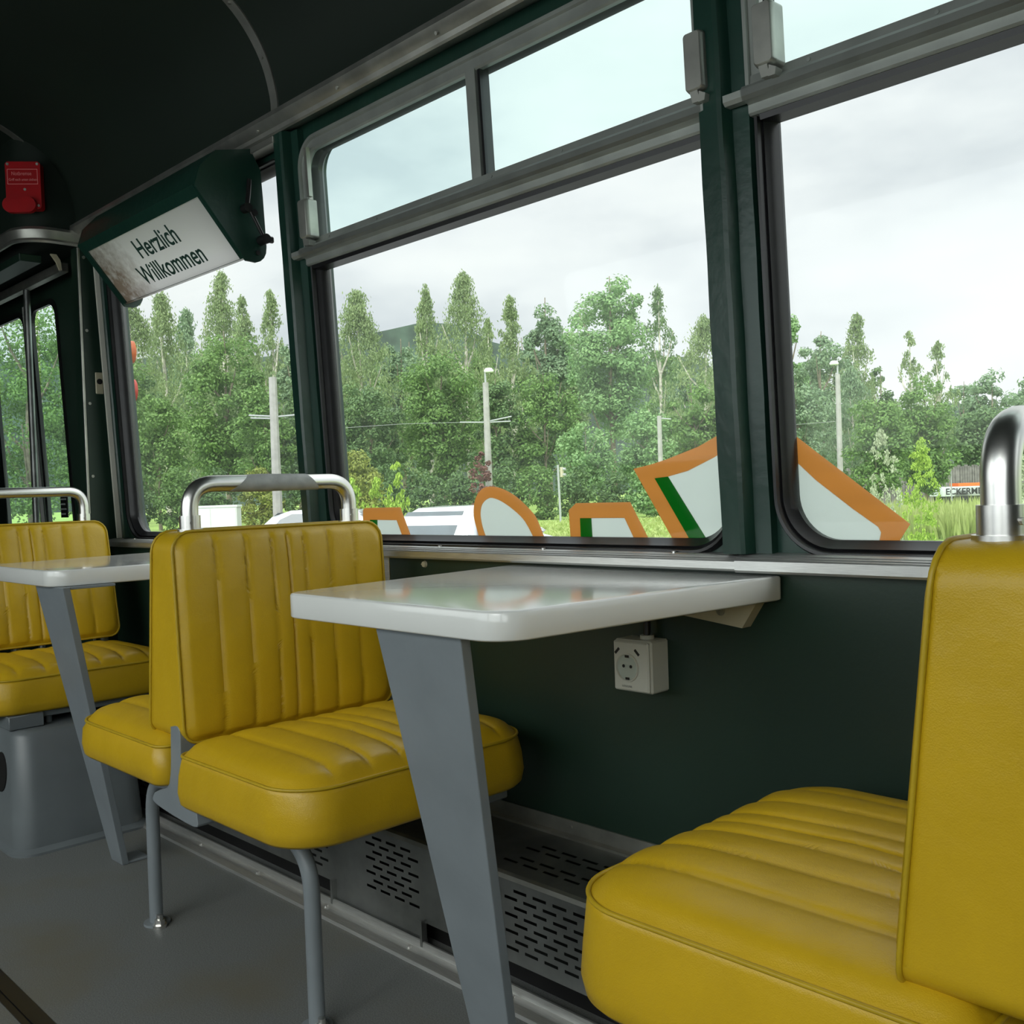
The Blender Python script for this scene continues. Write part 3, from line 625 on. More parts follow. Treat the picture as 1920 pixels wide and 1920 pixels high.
def double_seat(c, label, tape=False, zt=.893, xl=.425, zl=.352, zr=.335):
    root = thing('double_seat', (c, 1.0, 0), label, 'seat', 'yellow tram seats along the windows')
    cushion(root, 1, c, zb=zr); cushion(root, -1, c, xa=.014, xb=xl, zb=zl)
    backrest(root, c, (.052, .030), (-.085, -.045))
    handle(root, c - (.004 if tape else .014), zt=zt, tape=tape)
    # cast frame: flared post each side, rails, legs
    for y in ((.800 if tape else .87), 1.20):
        mb = MB()
        poly = [(-.014, .462), (.020, .462), (.022, .40), (.034, .36), (.065, .335), (.075, .315), (.06, .298), (-.085, .308), (-.095, .325), (-.07, .338), (-.035, .352), (-.020, .385)]
        pp = [(u + .012, v) for u, v in smoothp(poly + [poly[0]], 4)[:-1]]
        d = (y - .016, y + .016)
        mb.extrude([(c + u, v) for u, v in pp], lambda u, v, dd: (u, dd, v), y - .016, y + .016)
        o = mb.build('frame_casting', M['grey'], root, 50); bv = o.modifiers.new('b', 'BEVEL'); bv.width = .011; bv.segments = 4; bv.limit_method = 'ANGLE'
    mb = MB()
    for s in (-1, 1): mb.tube([(c + s * .05, 1.21, .320), (c + s * .36, 1.21, .322)], .014, 12); mb.box(c + s * .30, c + s * .38, 1.17, 1.245, .300, .335, .003)
    for xx in (-.34, -.12, .12, .34): mb.box(c + xx - .012, c + xx + .012, .84, 1.24, .322, .336, .002)
    mb.box(c - .02, c + .02, .86, 1.34, .30, .325, .002); mb.box(c - .03, c + .03, 1.22, 1.342, .30, .335, .002)
    mb.build('under_frame', M['grey'], root, 40)
    for xf_, zz in ((c - .283, 1), (c + .308, 1)):
        s = -1 if xf_ < c else 1; y = .868
        P = [Vector((c + s * .02, .81, .322)), Vector((c + s * .10, y - .02, .318))] + bend((c + s * .10, y - .02, .318), (xf_, y, .302), (xf_ + s * .002, y, .02), .085, 12) + [Vector((xf_ + s * .002, y, .0))]
        mb = MB().tube(P, .0135, 16); mb.cyl((xf_, y, 0), (xf_, y, .005), .026, 20)
        lg = mb.build('leg', M['grey'], root, 50)
        mb = MB().cyl((xf_ + .022, y - .004, .0), (xf_ + .022, y - .004, .016), .0105, 6); mb.cyl((xf_ + .022, y - .004, .014), (xf_ + .022, y - .004, .025), .006, 12); mb.cyl((xf_ + .022, y - .004, .0), (xf_ + .022, y - .004, .006), .014, 16)
        mb.build('foot_bolt', M['chrome'], lg, 40)
    return root
double_seat(-1.705, 'back-to-back yellow double seat behind the near table, tape on its handle', True)
double_seat(-.290, 'large yellow double seat at the right edge, closest to the camera', zt=.902, xl=.462, zl=.312)

# far seat on a grey box
c = -3.13
root = thing('single_seat', (c, 1.0, 0), 'yellow seat on a grey box base at the far left', 'seat', 'yellow tram seats along the windows')
cushion(root, 1, c)
backrest(root, c, (.125, .045), (.068, -.010), z0=.468, z1=.812, rear_pleats=False)
handle(root, c + .015, zt=.905)
for y in (.80, .95, 1.08, 1.20): MB().tube([(c + .085, y, .33), (c + .085, y, .48)], .014 if y != 1.08 else .005, 12).build('back_support', M['alu_grey'], root, 40)
mb = MB(); mb.box(c + .02, c + .42, .83, 1.22, .318, .336, .002); mb.box(c + .02, c + .44, .815, .90, .300, .334, .002); mb.box(c + .05, c + .40, 1.12, 1.25, .288, .32, .004); mb.cyl((c + .40, .925, .298), (c + .40, .925, .32), .008, 10)
mb.build('cushion_bracket', M['greyd'], root, 40)
bx = MB(); top = rrect(-3.2, .815, -2.645, 1.12, .05, 8); bot = rrect(-3.2, .800, -2.615, 1.13, .05, 8); fl = rrect(-3.2, .790, -2.595, 1.14, .055, 8); tin = rrect(-3.18, .835, -2.665, 1.10, .035, 8)
n = len(top)
for lp, z in ((fl, .0), (fl, .006), (bot, .014), (bot, .03), (top, .285), ([(a[0] * .6 + b[0] * .4, a[1] * .6 + b[1] * .4) for a, b in zip(top, tin)], .297), (tin, .299)): bx.v += [(p[0], p[1], z) for p in lp]
bx.f = [(a * n + j, a * n + (j + 1) % n, (a + 1) * n + (j + 1) % n, (a + 1) * n + j) for a in range(6) for j in range(n)] + [tuple(6 * n + j for j in range(n))]
bx = bx.build('base_box', M['greyd'], root, 50)
mb = MB(); circ = [(-2.745 + .042 * math.cos(a * math.pi / 12), .19 + .05 * math.sin(a * math.pi / 12)) for a in range(24)]
mb.extrude(circ, lambda u, v, d: (u, .8065 - .0 + (v - .19) * .055 + d, v), 0, .004); tag(mb.build('access_plate', M['dark'], bx), 'dark round opening in the side of the box')

# ------------------------------------------------------------------ tables
def table(xl, xr, wl_, wr_, lt, lb, label, zt=.720, th=.037):
    root = thing('wall_table', ((xl + xr) / 2, 1.05, 0), label, 'table', 'white tables between the seats')
    y0, y1 = .786, 1.333
    pl = arc(xl + .035, y0 + .035, .035, 180, 270, 10) + arc(xr - .050, y0 + .050, .050, 270, 352, 12) + [(wr_ - .02, y1), ][:0] + arc(wr_ - .015, y1 - .015, .015, 0, 90, 4) + arc(wl_ + .015, y1 - .015, .015, 90, 180, 4)
    mb = MB(); n = len(pl); cx = (xl + xr) / 2; cyy = 1.06
    rg = [(.004, zt - th), (.001, zt - th + .0015), (0, zt - th + .003), (0, zt - .003), (.0008, zt - .0012), (.003, zt - .0002), (.005, zt)]
    for ins, z in rg:
        for p in pl:
            d = Vector((p[0] - cx, p[1] - cyy)); mb.v.append((p[0] - ins * (1 if d.x > 0 else -1) * min(1, abs(d.x) / .1), p[1] - ins * (1 if d.y > 0 else -1) * min(1, abs(d.y) / .1), z))
    k = len(rg); mb.f = [(a * n + j, a * n + (j + 1) % n, (a + 1) * n + (j + 1) % n, (a + 1) * n + j) for a in range(k - 1) for j in range(n)] + [tuple(range(n))[::-1], tuple((k - 1) * n + j for j in range(n))]
    mb.build('tabletop', M['white'], root, 50)
    zb = zt - th
    def lm(x, z, d): y = .80 + (zb - z) / zb * .155; return (x, y + d, z)
    mb = MB()
    q = [(lt[0], zb), (lt[1], zb), (lb[1], 0), (lb[0], 0)]
    for d in (0, .016): mb.v += [lm(x, z, d) for x, z in q]
    mb.f = [(0, 1, 2, 3), (7, 6, 5, 4), (0, 4, 5, 1), (1, 5, 6, 2), (2, 6, 7, 3), (3, 7, 4, 0)]
    lg = mb.build('leg', M['grey'], root); bv = lg.modifiers.new('b', 'BEVEL'); bv.width = .0015; bv.segments = 2
    MB().box(lb[0] + .002, lb[1] - .002, .957, 1.02, 0, .006, .001).build('foot_plate', M['grey'], root)
    MB().box(lt[0] + .01, lt[1] - .01, .82, .92, zb - .006, zb, .001).build('top_plate', M['grey'], root)
    mb = MB(); xx = xr
    mb.extrude([(xx - .19, zb), (xx + .006, zb), (xx - .024, zb - .045), (xx - .165, zb - .029)], lambda u, v, d: (u, d, v), 1.312, 1.336)
    br = mb.build('wall_bracket', M['cream'], root)
    mb = MB().cyl((xx - .062, 1.3125, zb - .020), (xx - .062, 1.309, zb - .020), .0085, 16, .007); mb.box(xx - .068, xx - .056, 1.3082, 1.3095, zb - .0212, zb - .0188); mb.box(xx - .0632, xx - .0608, 1.3082, 1.3095, zb - .026, zb - .014)
    mb.build('screw', M['alu_dull'], br, 30)
    return root
table(-1.318, -.836, -1.375, -.797, (-1.103, -.928), (-1.092, -1.020), 'near white table with rounded corners and slanted grey leg')
table(-2.74, -2.268, -2.80, -2.235, (-2.412, -2.242), (-2.432, -2.366), 'far white table at the left edge of the picture')

# ------------------------------------------------------------------ socket box under the near table
sk = thing('socket_box', (-1.06, 1.337, .52), 'white socket box with two usb ports on the green wall', 'socket')
MB().box(-1.098, -1.020, 1.290, 1.337, .519, .606, .003).build('housing', M['plastic'], sk)
MB().box(-1.096, -1.022, 1.2835, 1.2905, .521, .604, .0025).build('face_plate', M['plastic'], sk)
fp = bpy.data.objects['face_plate']
cx, cz = -1.066, .5605
mb = MB(); o_ = [(cx + .0245 * math.cos(a * math.pi / 18), cz + .0245 * math.sin(a * math.pi / 18)) for a in range(36)]; i_ = [(cx + .021 * math.cos(a * math.pi / 18), cz + .021 * math.sin(a * math.pi / 18)) for a in range(36)]
Q = lambda u, v, d: (u, d, v)
mb.ring(o_, i_, Q, [(0, 1.2835), (.2, 1.2805), (.7, 1.2805), (1, 1.2832)]); mb.build('socket_rim', M['plastic'], fp, 40)
mb = MB(); mb.ring(i_, [(cx + .5 * (u - cx), cz + .5 * (v - cz)) for u, v in i_], Q, [(0, 1.2833), (1, 1.2833)]); mb.add([Q(cx + .5 * (u - cx), cz + .5 * (v - cz), 1.2833) for u, v in i_], [tuple(range(36))])
mb.build('socket_well', M['stwhite'], fp)
mb = MB()
for dx in (-.0085, .0085): mb.cyl((cx + dx * .9, 1.2831, cz + .002), (cx + dx * .9, 1.2826, cz + .002), .0028, 12)
mb.box(cx - .004, cx + .004, 1.2822, 1.283, cz - .0205, cz - .0165); mb.box(cx - .004, cx + .004, 1.2822, 1.283, cz + .0165, cz + .0205)
mb.build('contact', M['dark'], fp)
for sx in (-1, 1):
    mb = MB(); ux, uz = cx + sx * .021, cz + .0265; a = -sx * math.radians(45)
    mb.extrude([(ux + u * math.cos(a) - v * math.sin(a), uz + u * math.sin(a) + v * math.cos(a)) for u, v in ((-.0062, -.0022), (.0062, -.0022), (.0062, .0022), (-.0062, .0022))], Q, 1.2828, 1.2834); mb.build('usb_port', M['dark'], fp)
RX = Matrix(((1, 0, 0, 0), (0, 0, -1, 0), (0, 1, 0, 0), (0, 0, 0, 1)))
text_mesh('maker_mark', 'LOGILINK', .0048, M['steel'], Matrix.Translation((cx - .012, 1.2829, .5275)) @ RX, fp, .0002)
mb = MB().cyl((-1.05, 1.318, .606), (-1.05, 1.318, .612), .012, 16); mb.build('grommet', M['plastic'], sk, 40)
mb = MB().tube([(-1.05, 1.318, .61), (-1.05, 1.320, .64), (-1.065, 1.325, .665), (-1.08, 1.333, .68)], .006, 10); tag(mb.build('power_cable', M['blackplastic'], smooth=60), 'short black cable from the socket box up under the table', 'cable')

# ------------------------------------------------------------------ blind sign
xl, xr = -2.885, -2.185
sg = thing('blind_sign_box', (-2.53, 1.25, 1.44), 'green roller blind sign box reading Herzlich Willkommen under the ceiling', 'sign')
A = Vector((1.130, 1.583)); B = Vector((1.240, 1.445)); td = (B - A).normalized(); nd = Vector((-td.y, td.x)) if (-td.y) < 0 else Vector((td.y, -td.x))
if nd.x > 0: nd = -nd
def endprof():
    p = [A - td * .022 + nd * .004, B + td * .004 + nd * .004]
    p = [tuple(q) for q in p]
    p += [(1.252, 1.439), (1.266, 1.438), (1.279, 1.443), (1.289, 1.452), (1.295, 1.464), (1.297, 1.480), (1.292, 1.60), (1.288, 1.665), (1.262, 1.712), (1.17, 1.690), (1.128, 1.645)]
    return p
ep = endprof()
for x0, x1 in ((xl - .006, xl), (xr, xr + .006)):
    MB().extrude(ep, lambda u, v, d: (d, u, v), x0, x1).build('end_plate', M['green'], sg)
# casing: top, back
mb = MB(); prism_x(mb, [ep[-1], ep[-2], ep[-3], ep[-4], (1.288, 1.66), (1.25, 1.70), (1.17, 1.68), (1.137, 1.645), (1.120, 1.600), tuple(A - td * .022 + nd * .004)], xl, xr); mb.build('casing', M['green'], sg, 30)
def FP(u, v, d): q = A + td * v + nd * d; return (u, q.x, q.y)
# frame round the face
Lf = (B - A).length
mb = MB(); mb.plate([(xl, -.024), (xr, -.024), (xr, Lf - .0035), (xl, Lf - .0035)], [[(xl + .024, .004), (xl + .024, Lf - .004), (xr - .012, Lf - .004), (xr - .012, .004)]], FP, .001, .005); mb.build('face_frame', M['green'], sg)
# diffuser: flat face then rolling under at the bottom
mb = MB(); pr = [A + td * v for v in (0, .04, .08, .12, .150)]
cc = B - nd * .018 + td * -.012
for a in range(0, 8): th_ = math.atan2(nd.y, nd.x) + math.radians(a * 17); pr.append(Vector((cc.x + .018 * math.cos(th_), cc.y + .018 * math.sin(th_))))
pr.append(Vector((1.292, 1.470)))
for p in pr:
    for xx in (xl, xr): mb.v.append((xx, p.x, p.y))
mb.f = [(2 * i, 2 * i + 1, 2 * i + 3, 2 * i + 2) for i in range(len(pr) - 1)]
def sheet():
    m = mat('milky_blind_sheet', (.62, .60, .58, 1), .33, spec=.5)
    t = m.node_tree; b = t.nodes['Principled BSDF']; o = t.nodes['Material Output']
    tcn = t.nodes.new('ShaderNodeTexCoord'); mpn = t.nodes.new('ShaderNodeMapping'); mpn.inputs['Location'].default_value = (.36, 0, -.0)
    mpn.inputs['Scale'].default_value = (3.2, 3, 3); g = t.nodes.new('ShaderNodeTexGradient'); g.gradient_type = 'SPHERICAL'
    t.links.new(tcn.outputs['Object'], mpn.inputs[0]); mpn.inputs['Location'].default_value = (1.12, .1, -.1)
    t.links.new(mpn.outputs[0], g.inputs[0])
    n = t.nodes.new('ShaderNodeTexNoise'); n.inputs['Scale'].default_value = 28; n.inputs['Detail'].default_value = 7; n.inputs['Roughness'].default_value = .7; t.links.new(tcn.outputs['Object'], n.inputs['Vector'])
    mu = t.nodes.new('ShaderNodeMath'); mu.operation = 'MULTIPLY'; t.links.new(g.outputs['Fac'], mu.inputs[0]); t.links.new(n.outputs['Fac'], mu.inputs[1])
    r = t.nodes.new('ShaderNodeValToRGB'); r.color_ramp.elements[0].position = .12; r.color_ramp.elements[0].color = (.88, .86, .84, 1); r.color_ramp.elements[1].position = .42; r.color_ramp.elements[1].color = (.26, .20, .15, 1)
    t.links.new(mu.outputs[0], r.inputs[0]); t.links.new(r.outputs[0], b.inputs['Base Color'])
    tr = t.nodes.new('ShaderNodeBsdfTranslucent'); t.links.new(r.outputs[0], tr.inputs[0]); mx = t.nodes.new('ShaderNodeMixShader'); mx.inputs[0].default_value = .7
    t.links.new(b.outputs[0], mx.inputs[1]); t.links.new(tr.outputs[0], mx.inputs[2]); t.links.new(mx.outputs[0], o.inputs[0])
    return m
fo = mb.build('blind_face', sheet(), sg, 180, recalc=True)
vdir = Vector((0, -td.x, -td.y)); ndir = Vector((0, nd.x, nd.y)); udir = Vector((1, 0, 0))
def face_mat(u, v): o_ = A + td * v + nd * .0009; return Matrix(((1, 0, 0, u), (0, vdir.y, ndir.y, o_.x), (0, vdir.z, ndir.z, o_.y), (0, 0, 0, 1)))
text_mesh('lettering', 'Herzlich', .074, M['print'], face_mat(-2.622, .080), fo, .0002, .94, .0009)
text_mesh('lettering', 'Willkommen', .074, M['print'], face_mat(-2.692, .148), fo, .0002, .93, .0009)
# crank on the end plate
cr = MB(); xx = xr + .008
cr.tube([(xx, 1.255, 1.635), (xx + .012, 1.245, 1.60), (xx + .016, 1.238, 1.568)], .006, 10)
cr.cyl((xx, 1.238, 1.562), (xx + .022, 1.238, 1.562), .011, 14); cr.cyl((xx + .01, 1.255, 1.552), (xx + .022, 1.255, 1.552), .008, 12)
cr.tube([(xx + .016, 1.246, 1.556), (xx + .018, 1.262, 1.525), (xx + .018, 1.276, 1.500)], .0045, 10)
cr.cyl((xx, 1.280, 1.492), (xx + .030, 1.280, 1.492), .012, 14); cr.box(xx + .018, xx + .028, 1.272, 1.302, 1.484, 1.500, .003)
cr.build('crank', M['blackplastic'], sg, 40)
MB().cyl((xr + .005, 1.272, 1.462), (xr + .009, 1.272, 1.462), .006, 12).build('rivet', M['blackplastic'], sg, 40)

# ------------------------------------------------------------------ red emergency handle box on the rounded housing corner
rd = thing('emergency_handle_box', (-3.265, 1.10, 1.76), 'red emergency handle box above the entrance portal', 'emergency handle')
ang = math.radians(-38); e1 = Vector((-math.sin(ang), math.cos(ang), 0)); e2 = Vector((math.cos(ang), math.sin(ang), 0)); o0 = Vector((-3.288, 1.118, 1.852))
def EM(u, v, d): q = o0 + e1 * u + e2 * d; return (q.x, q.y, q.z + v)
mb = MB(); mb.extrude(rrect(-.052, -.068, .052, .078, .010), EM, 0, .030); mb.build('back_plate', M['red'], rd)
bp = bpy.data.objects['back_plate']
mb = MB(); mb.extrude(rrect(-.058, -.082, .040, -.035, .023), EM, .030, .048); mb.build('pull_handle', M['red'], rd, 40)
mb = MB(); mb.plate(rrect(-.046, .008, .044, .055, .001), [rrect(-.0445, .0095, .0425, .0535, .001)[::-1]], EM, .030, .031); mb.build('label_border', M['textred'], bp)
em4 = Matrix(((e1.x, 0, e2.x, o0.x), (e1.y, 0, e2.y, o0.y), (0, 1, 0, o0.z), (0, 0, 0, 1)))
text_mesh('label_text', 'Notbremse', .016, M['textred'], em4 @ Matrix.Translation((-.034, .036, .0305)), bp, .0003, .8)
text_mesh('label_text', 'Griff nach unten ziehen', .011, M['textred'], em4 @ Matrix.Translation((-.042, .019, .0305)), bp, .0003, .8)
for u, v in ((-.044, .070), (.044, .070), (.044, -.058), (.005, -.008)): MB().cyl(EM(u, v, .029), EM(u, v, .033), .004, 10).build('rivet', M['alu_dull'], bp, 40)

# ------------------------------------------------------------------ lettering stickers on the outside of the panes
def G(u, v, d): return (u, ywin(v) + .004 + d, v)
def clip_bot(P): return [(u, max(v, ZB - .004)) for u, v in P]
def letter(parts, label, cat='sticker'):
    r = None
    for nm, m_, P, d in parts:
        mb = MB(); mb.extrude(clip_bot(P), G, d, d + .0006)
        if r is None:
            cxx = sum(p[0] for p in P) / len(P); r = thing('window_lettering', (cxx, ywin(.78) + .005, .77), label, cat, 'orange outlined letters on the panes')
        mb.build(nm, M[m_], r)
lo = .760
def band(outer, inner): return outer + inner[::-1]
letter([('outline', 'orange', band([(-1.931, lo), (-1.924, .828), (-1.915, .833), (-1.781, .833), (-1.750, lo)], [(-1.903, lo), (-1.899, .805), (-1.798, .804), (-1.781, lo)]), .0002),
        ('shade', 'stgreen', [(-1.903, lo), (-1.899, .805), (-1.870, .805), (-1.873, lo)], .0002),
        ('filling', 'stwhite', [(-1.873, lo), (-1.870, .805), (-1.798, .804), (-1.781, lo)], .0002)], 'small orange outlined letter tip beside the taped seat handle')
bo = smoothp([(-1.522, lo), (-1.536, .804), (-1.535, .831), (-1.524, .853), (-1.505, .867), (-1.481, .871), (-1.447, .866), (-1.406, .848), (-1.364, .816), (-1.349, .793), (-1.335, lo)], 4)
bi = smoothp([(-1.500, lo), (-1.513, .793), (-1.515, .82), (-1.506, .838), (-1.486, .848), (-1.467, .846), (-1.445, .838), (-1.416, .822), (-1.388, .8), (-1.362, lo)], 4)
letter([('outline', 'orange', band(bo, bi), .0002), ('filling', 'stwhite', bi, .0002)], 'rounded orange outlined letter top in front of the white car')
letter([('outline', 'orange', band([(-1.270, lo), (-1.270, .821), (-1.251, .834), (-1.122, .834), (-1.085, lo)], [(-1.244, lo), (-1.243, .806), (-1.137, .806), (-1.117, lo)]), .0002),
        ('shade', 'stgreen', [(-1.244, lo), (-1.243, .806), (-1.215, .806), (-1.215, lo)], .0002),
        ('filling', 'stwhite', [(-1.215, lo), (-1.215, .806), (-1.137, .806), (-1.117, lo)], .0002)], 'angular orange outlined letter top between the round one and the tall one')
letter([('outline', 'orange', band([(-1.033, lo), (-1.110, .892), (-1.074, .8975), (-1.038, .905), (-.971, .923), (-.903, .951)], [(-.998, lo), (-1.065, .874), (-1.036, .876), (-.995, .884), (-.941, .904), (-.903, .922)]), .0002),
        ('shade', 'stgreen', [(-.998, lo), (-1.065, .874), (-1.036, .876), (-.963, lo)], .0002),
        ('filling', 'stwhite', [(-.963, lo), (-1.036, .876), (-.995, .884), (-.941, .904), (-.903, .922), (-.903, .80), (-.915, .775), (-.94, .762)], .0002)], 'tall orange outlined pointed letter at the post of the middle window')
letter([('outline', 'orange', band([(-.793, .930), (-.621, .795), (-.640, lo)], [(-.793, .890), (-.762, .861), (-.705, .817), (-.668, .791), (-.664, .783), (-.668, lo)]), .0002),
        ('filling', 'stwhite', [(-.793, .890), (-.762, .861), (-.705, .817), (-.668, .791), (-.664, .783), (-.668, lo), (-.74, .762), (-.775, .775), (-.793, .80)], .0002)], 'orange and white pointed letter end in the right-hand window')

# exterior lamp cluster beside the first window
lc = thing('side_lamp_cluster', (-3.33, 1.43, 1.2), 'orange and red lamps on the outside left of the first window', 'lamp')
MB().box(-3.345, -3.318, 1.41, 1.435, 1.20, 1.42, .004).build('housing', M['stwhite'], lc)
for z, m_ in ((1.375, 'orange_lens'), (1.245, 'red_lens')):
    mb = MB(); q = [(-3.325 + .030 * math.cos(a * math.pi / 12), z + .038 * math.sin(a * math.pi / 12)) for a in range(24)]
    mb.extrude(q, lambda u, v, d: (u, d, v), 1.42, 1.45); mb.build('lens', M[m_], lc, 40)

#OUTDOORS
# ------------------------------------------------------------------ outdoors
GZ = -.79; FP_ = 1874.517
def horizon(px): # row of the horizon at a column
    return (-(right.z * (px - 960) + fwd.z * FP_) / down.z) + 960
def at(px, D, py=None):
    """point at depth D along the view line through column px, at the height seen at row py (or on the ground)"""
    hy = horizon(px); d = right * (px - 960) + down * (hy - 960) + fwd * FP_
    p = Vector((0, 0, .86)) + d * (D / FP_)
    p.z = GZ if py is None else .86 + (hy - py) * D / FP_
    return p
structure(MB().box(-420, 420, 1.7, 520, GZ - .3, GZ).build('ground', mat('meadow_ground', (.30, .46, .085, 1), .95, noise=.2, nscale=.35, col2=(.23, .33, .08, 1), bump=.6, bscale=3)), 'green meadow outside the tram', 'ground')
structure(MB().box(-60, 8, 1.7, 24, GZ, GZ + .02).build('road', M['asphalt']), 'grey asphalt the cars stand on', 'road')

def quads(C_, U, V, name, m, parent, loc):
    n = len(C_); vs = np.empty((n, 4, 3), np.float32)
    vs[:, 0] = C_ - U; vs[:, 1] = C_ - V * .55; vs[:, 2] = C_ + U; vs[:, 3] = C_ + V * .55
    vs -= np.array(loc, np.float32)
    me = bpy.data.meshes.new(name); me.vertices.add(n * 4); me.vertices.foreach_set('co', vs.ravel())
    me.loops.add(n * 4); me.loops.foreach_set('vertex_index', np.arange(n * 4, dtype=np.int32)); me.polygons.add(n)
    me.polygons.foreach_set('loop_start', np.arange(0, n * 4, 4, dtype=np.int32)); me.polygons.foreach_set('loop_total', np.full(n, 4, np.int32))
    me.update(calc_edges=True); me.materials.append(m)
    o = bpy.data.objects.new(name, me); COL.objects.link(o); o.parent = parent; return o
def rdir(n):
    v = rng.normal(size=(n, 3)); return v / np.linalg.norm(v, axis=1, keepdims=True)
def tree(px, top, hw, D, kind, label, shape='round', bottom=.12, dens=1.0, name='tree', leaf=None, trunk=None, group='trees beyond the meadow', cat='tree'):
    b = at(px, D); T_ = at(px, D, top); H = T_.z - GZ; R_ = hw * D / FP_
    root = thing(name, tuple(b), label, cat, group)
    ls = leaf or max(.05, D * .0019)
    nL = int(dens * min(15000, 3.4 * (2 * R_ * H * (1 - bottom)) / (ls * ls)))
    zc0 = GZ + H * bottom; HC = H * (1 - bottom)
    if shape == 'birch':
        K = max(40, nL // 46); t = rng.random(K) ** .95
        zz = zc0 + HC * (.06 + .94 * t); prof = np.minimum(1, (1 - t) * 2.0 + .03) ** .9 * np.clip(.6 + t * 3, 0, 1)
        a = rng.random(K) * 2 * np.pi; rr = R_ * prof * np.sqrt(rng.random(K)) * (.8 + .4 * rng.random(K))
        cx = b.x + rr * np.cos(a); cy = b.y + rr * np.sin(a); ln = H * (.05 + .07 * rng.random(K)) * np.clip(1.4 - t, .4, 1)
        i = rng.integers(0, K, nL); s = rng.random(nL)
        sp = (.12 + .30 * s) * R_ * .30
        C_ = np.stack([cx[i] + rng.normal(size=nL) * sp, cy[i] + rng.normal(size=nL) * sp, zz[i] - ln[i] * s + rng.normal(size=nL) * .04 * R_], 1)
        nd_ = rdir(nL); U = nd_ * ls * .55; U[:, 2] = -abs(U[:, 2]) - ls * .45; V = np.cross(U, rdir(nL)); V = V / (np.linalg.norm(V, axis=1, keepdims=True) + 1e-9) * ls * .62
    else:
        K = max(26, int(70 * dens)); t = rng.random(K); u = rdir(K)
        if shape == 'poplar': pr = np.array([R_ * .92, R_ * .92, HC * .48])
        else: pr = np.array([R_, R_, HC * .5])
        u = u * (rng.random((K, 1)) ** .33)
        cc_ = np.array([b.x, b.y, zc0 + HC * .48]) + u * pr * .84
        if shape == 'bush': cc_[:, 2] = GZ + abs(cc_[:, 2] - GZ - HC * .1)
        cr_ = R_ * (.17 + .19 * rng.random(K)); i = rng.integers(0, K, nL); d_ = rdir(nL); d_[:, 2] = d_[:, 2] * .75 + .15
        rad = (cr_[i] * (.55 + .55 * rng.random(nL)))[:, None]
        C_ = cc_[i] + d_ * rad
        nrm = d_ + rdir(nL) * .75; nrm[:, 2] += .3; nrm /= np.linalg.norm(nrm, axis=1, keepdims=True)
        U = np.cross(nrm, rdir(nL)); U = U / (np.linalg.norm(U, axis=1, keepdims=True) + 1e-9) * ls; V = np.cross(nrm, U)
    quads(C_, U, V, 'foliage', LM[kind], root, tuple(b))
    if trunk is not False:
        r0 = max(.05, H * .014); mb = MB(); pts = []; rs = []
        for q in range(9):
            s = q / 8; pts.append((b.x + math.sin(px + q * .9) * R_ * .05 * s, b.y + math.cos(px * 2 + q) * R_ * .05 * s, GZ + H * .93 * s)); rs.append(r0 * (1 - .86 * s))
        mb.tube(pts, rs, 7)
        for q in range(7):
            s = .25 + .08 * q; a = q * 2.4 + px; p = Vector(pts[min(8, int(s * 8))]); mb.tube([p, p + Vector((math.cos(a) * R_ * .35, math.sin(a) * R_ * .35, H * .09)), p + Vector((math.cos(a) * R_ * .6, math.sin(a) * R_ * .6, H * .2))], [r0 * .4, r0 * .28, r0 * .12], 5)
        mb.build('trunk', M['birchbark'] if shape == 'birch' else M['bark'], root, 60)
    return root
# back row
tree(258, 560, 74, 84, 'birch', 'drooping birch at the far left of the first window', 'birch')
tree(318, 548, 64, 96, 'birch', 'birch showing just under the lower edge of the lit sign', 'birch')
tree(362, 580, 54, 109, 'grey', 'thin greyish birch between the sign and the tallest left birch', 'birch')
tree(430, 508, 62, 84, 'birch', 'tallest birch seen through the first window', 'birch')
tree(468, 556, 40, 96, 'birch', 'shorter birch just right of the tallest one in the first window', 'birch')
tree(522, 545, 40, 109, 'birch', 'slim birch whose tip rises above the left concrete mast', 'birch')
tree(565, 610, 50, 84, 'grey', 'grey-green tree beside the left window post', 'round')
tree(682, 547, 81, 96, 'birch', 'cone-shaped birch at the left of the large window', 'birch', dens=1.2)
tree(760, 612, 55, 109, 'grey', 'hazy low tree in the gap right of the cone-shaped birch', 'round')
tree(810, 535, 43, 84, 'birch', 'narrow birch left of the broad pair in the large window', 'birch')
tree(882, 513, 70, 96, 'birch', 'broad airy birch above the street lamp mast', 'birch', dens=.9)
tree(925, 590, 29, 109, 'birch', 'small birch tip right of the broad airy birch', 'birch')
tree(968, 556, 45, 84, 'birch', 'pointed birch between the airy birch and the big poplar', 'birch')
tree(1032, 530, 58, 96, 'grey', 'grey-green tree touching the left flank of the big poplar', 'poplar', dens=1.1)
tree(1245, 535, 45, 109, 'dark', 'dark thin tree behind the right flank of the big poplar', 'birch', dens=.5)
tree(1328, 592, 83, 84, 'birch', 'pale thin birches at the right edge of the large window', 'birch', dens=.7)
tree(1390, 600, 81, 96, 'birch', 'birch hidden mostly by the wide green post', 'birch', dens=.8)
tree(1478, 546, 45, 109, 'poplar', 'tall leafy tree at the left edge of the right-hand window', 'poplar')
tree(1545, 598, 62, 84, 'grey', 'grey-green tree between the tall leafy tree and the slim birch', 'round')
tree(1614, 588, 45, 96, 'birch', 'slim birch rising above the right lamp mast', 'birch')
tree(1655, 668, 34, 109, 'dark', 'dark low tree right of the slim birch', 'round')
tree(1711, 618, 35, 84, 'birch', 'left one of the two lone birches against the sky', 'birch', dens=.5)
tree(1763, 637, 37, 96, 'birch', 'right one of the two lone birches against the sky', 'birch', dens=.55)
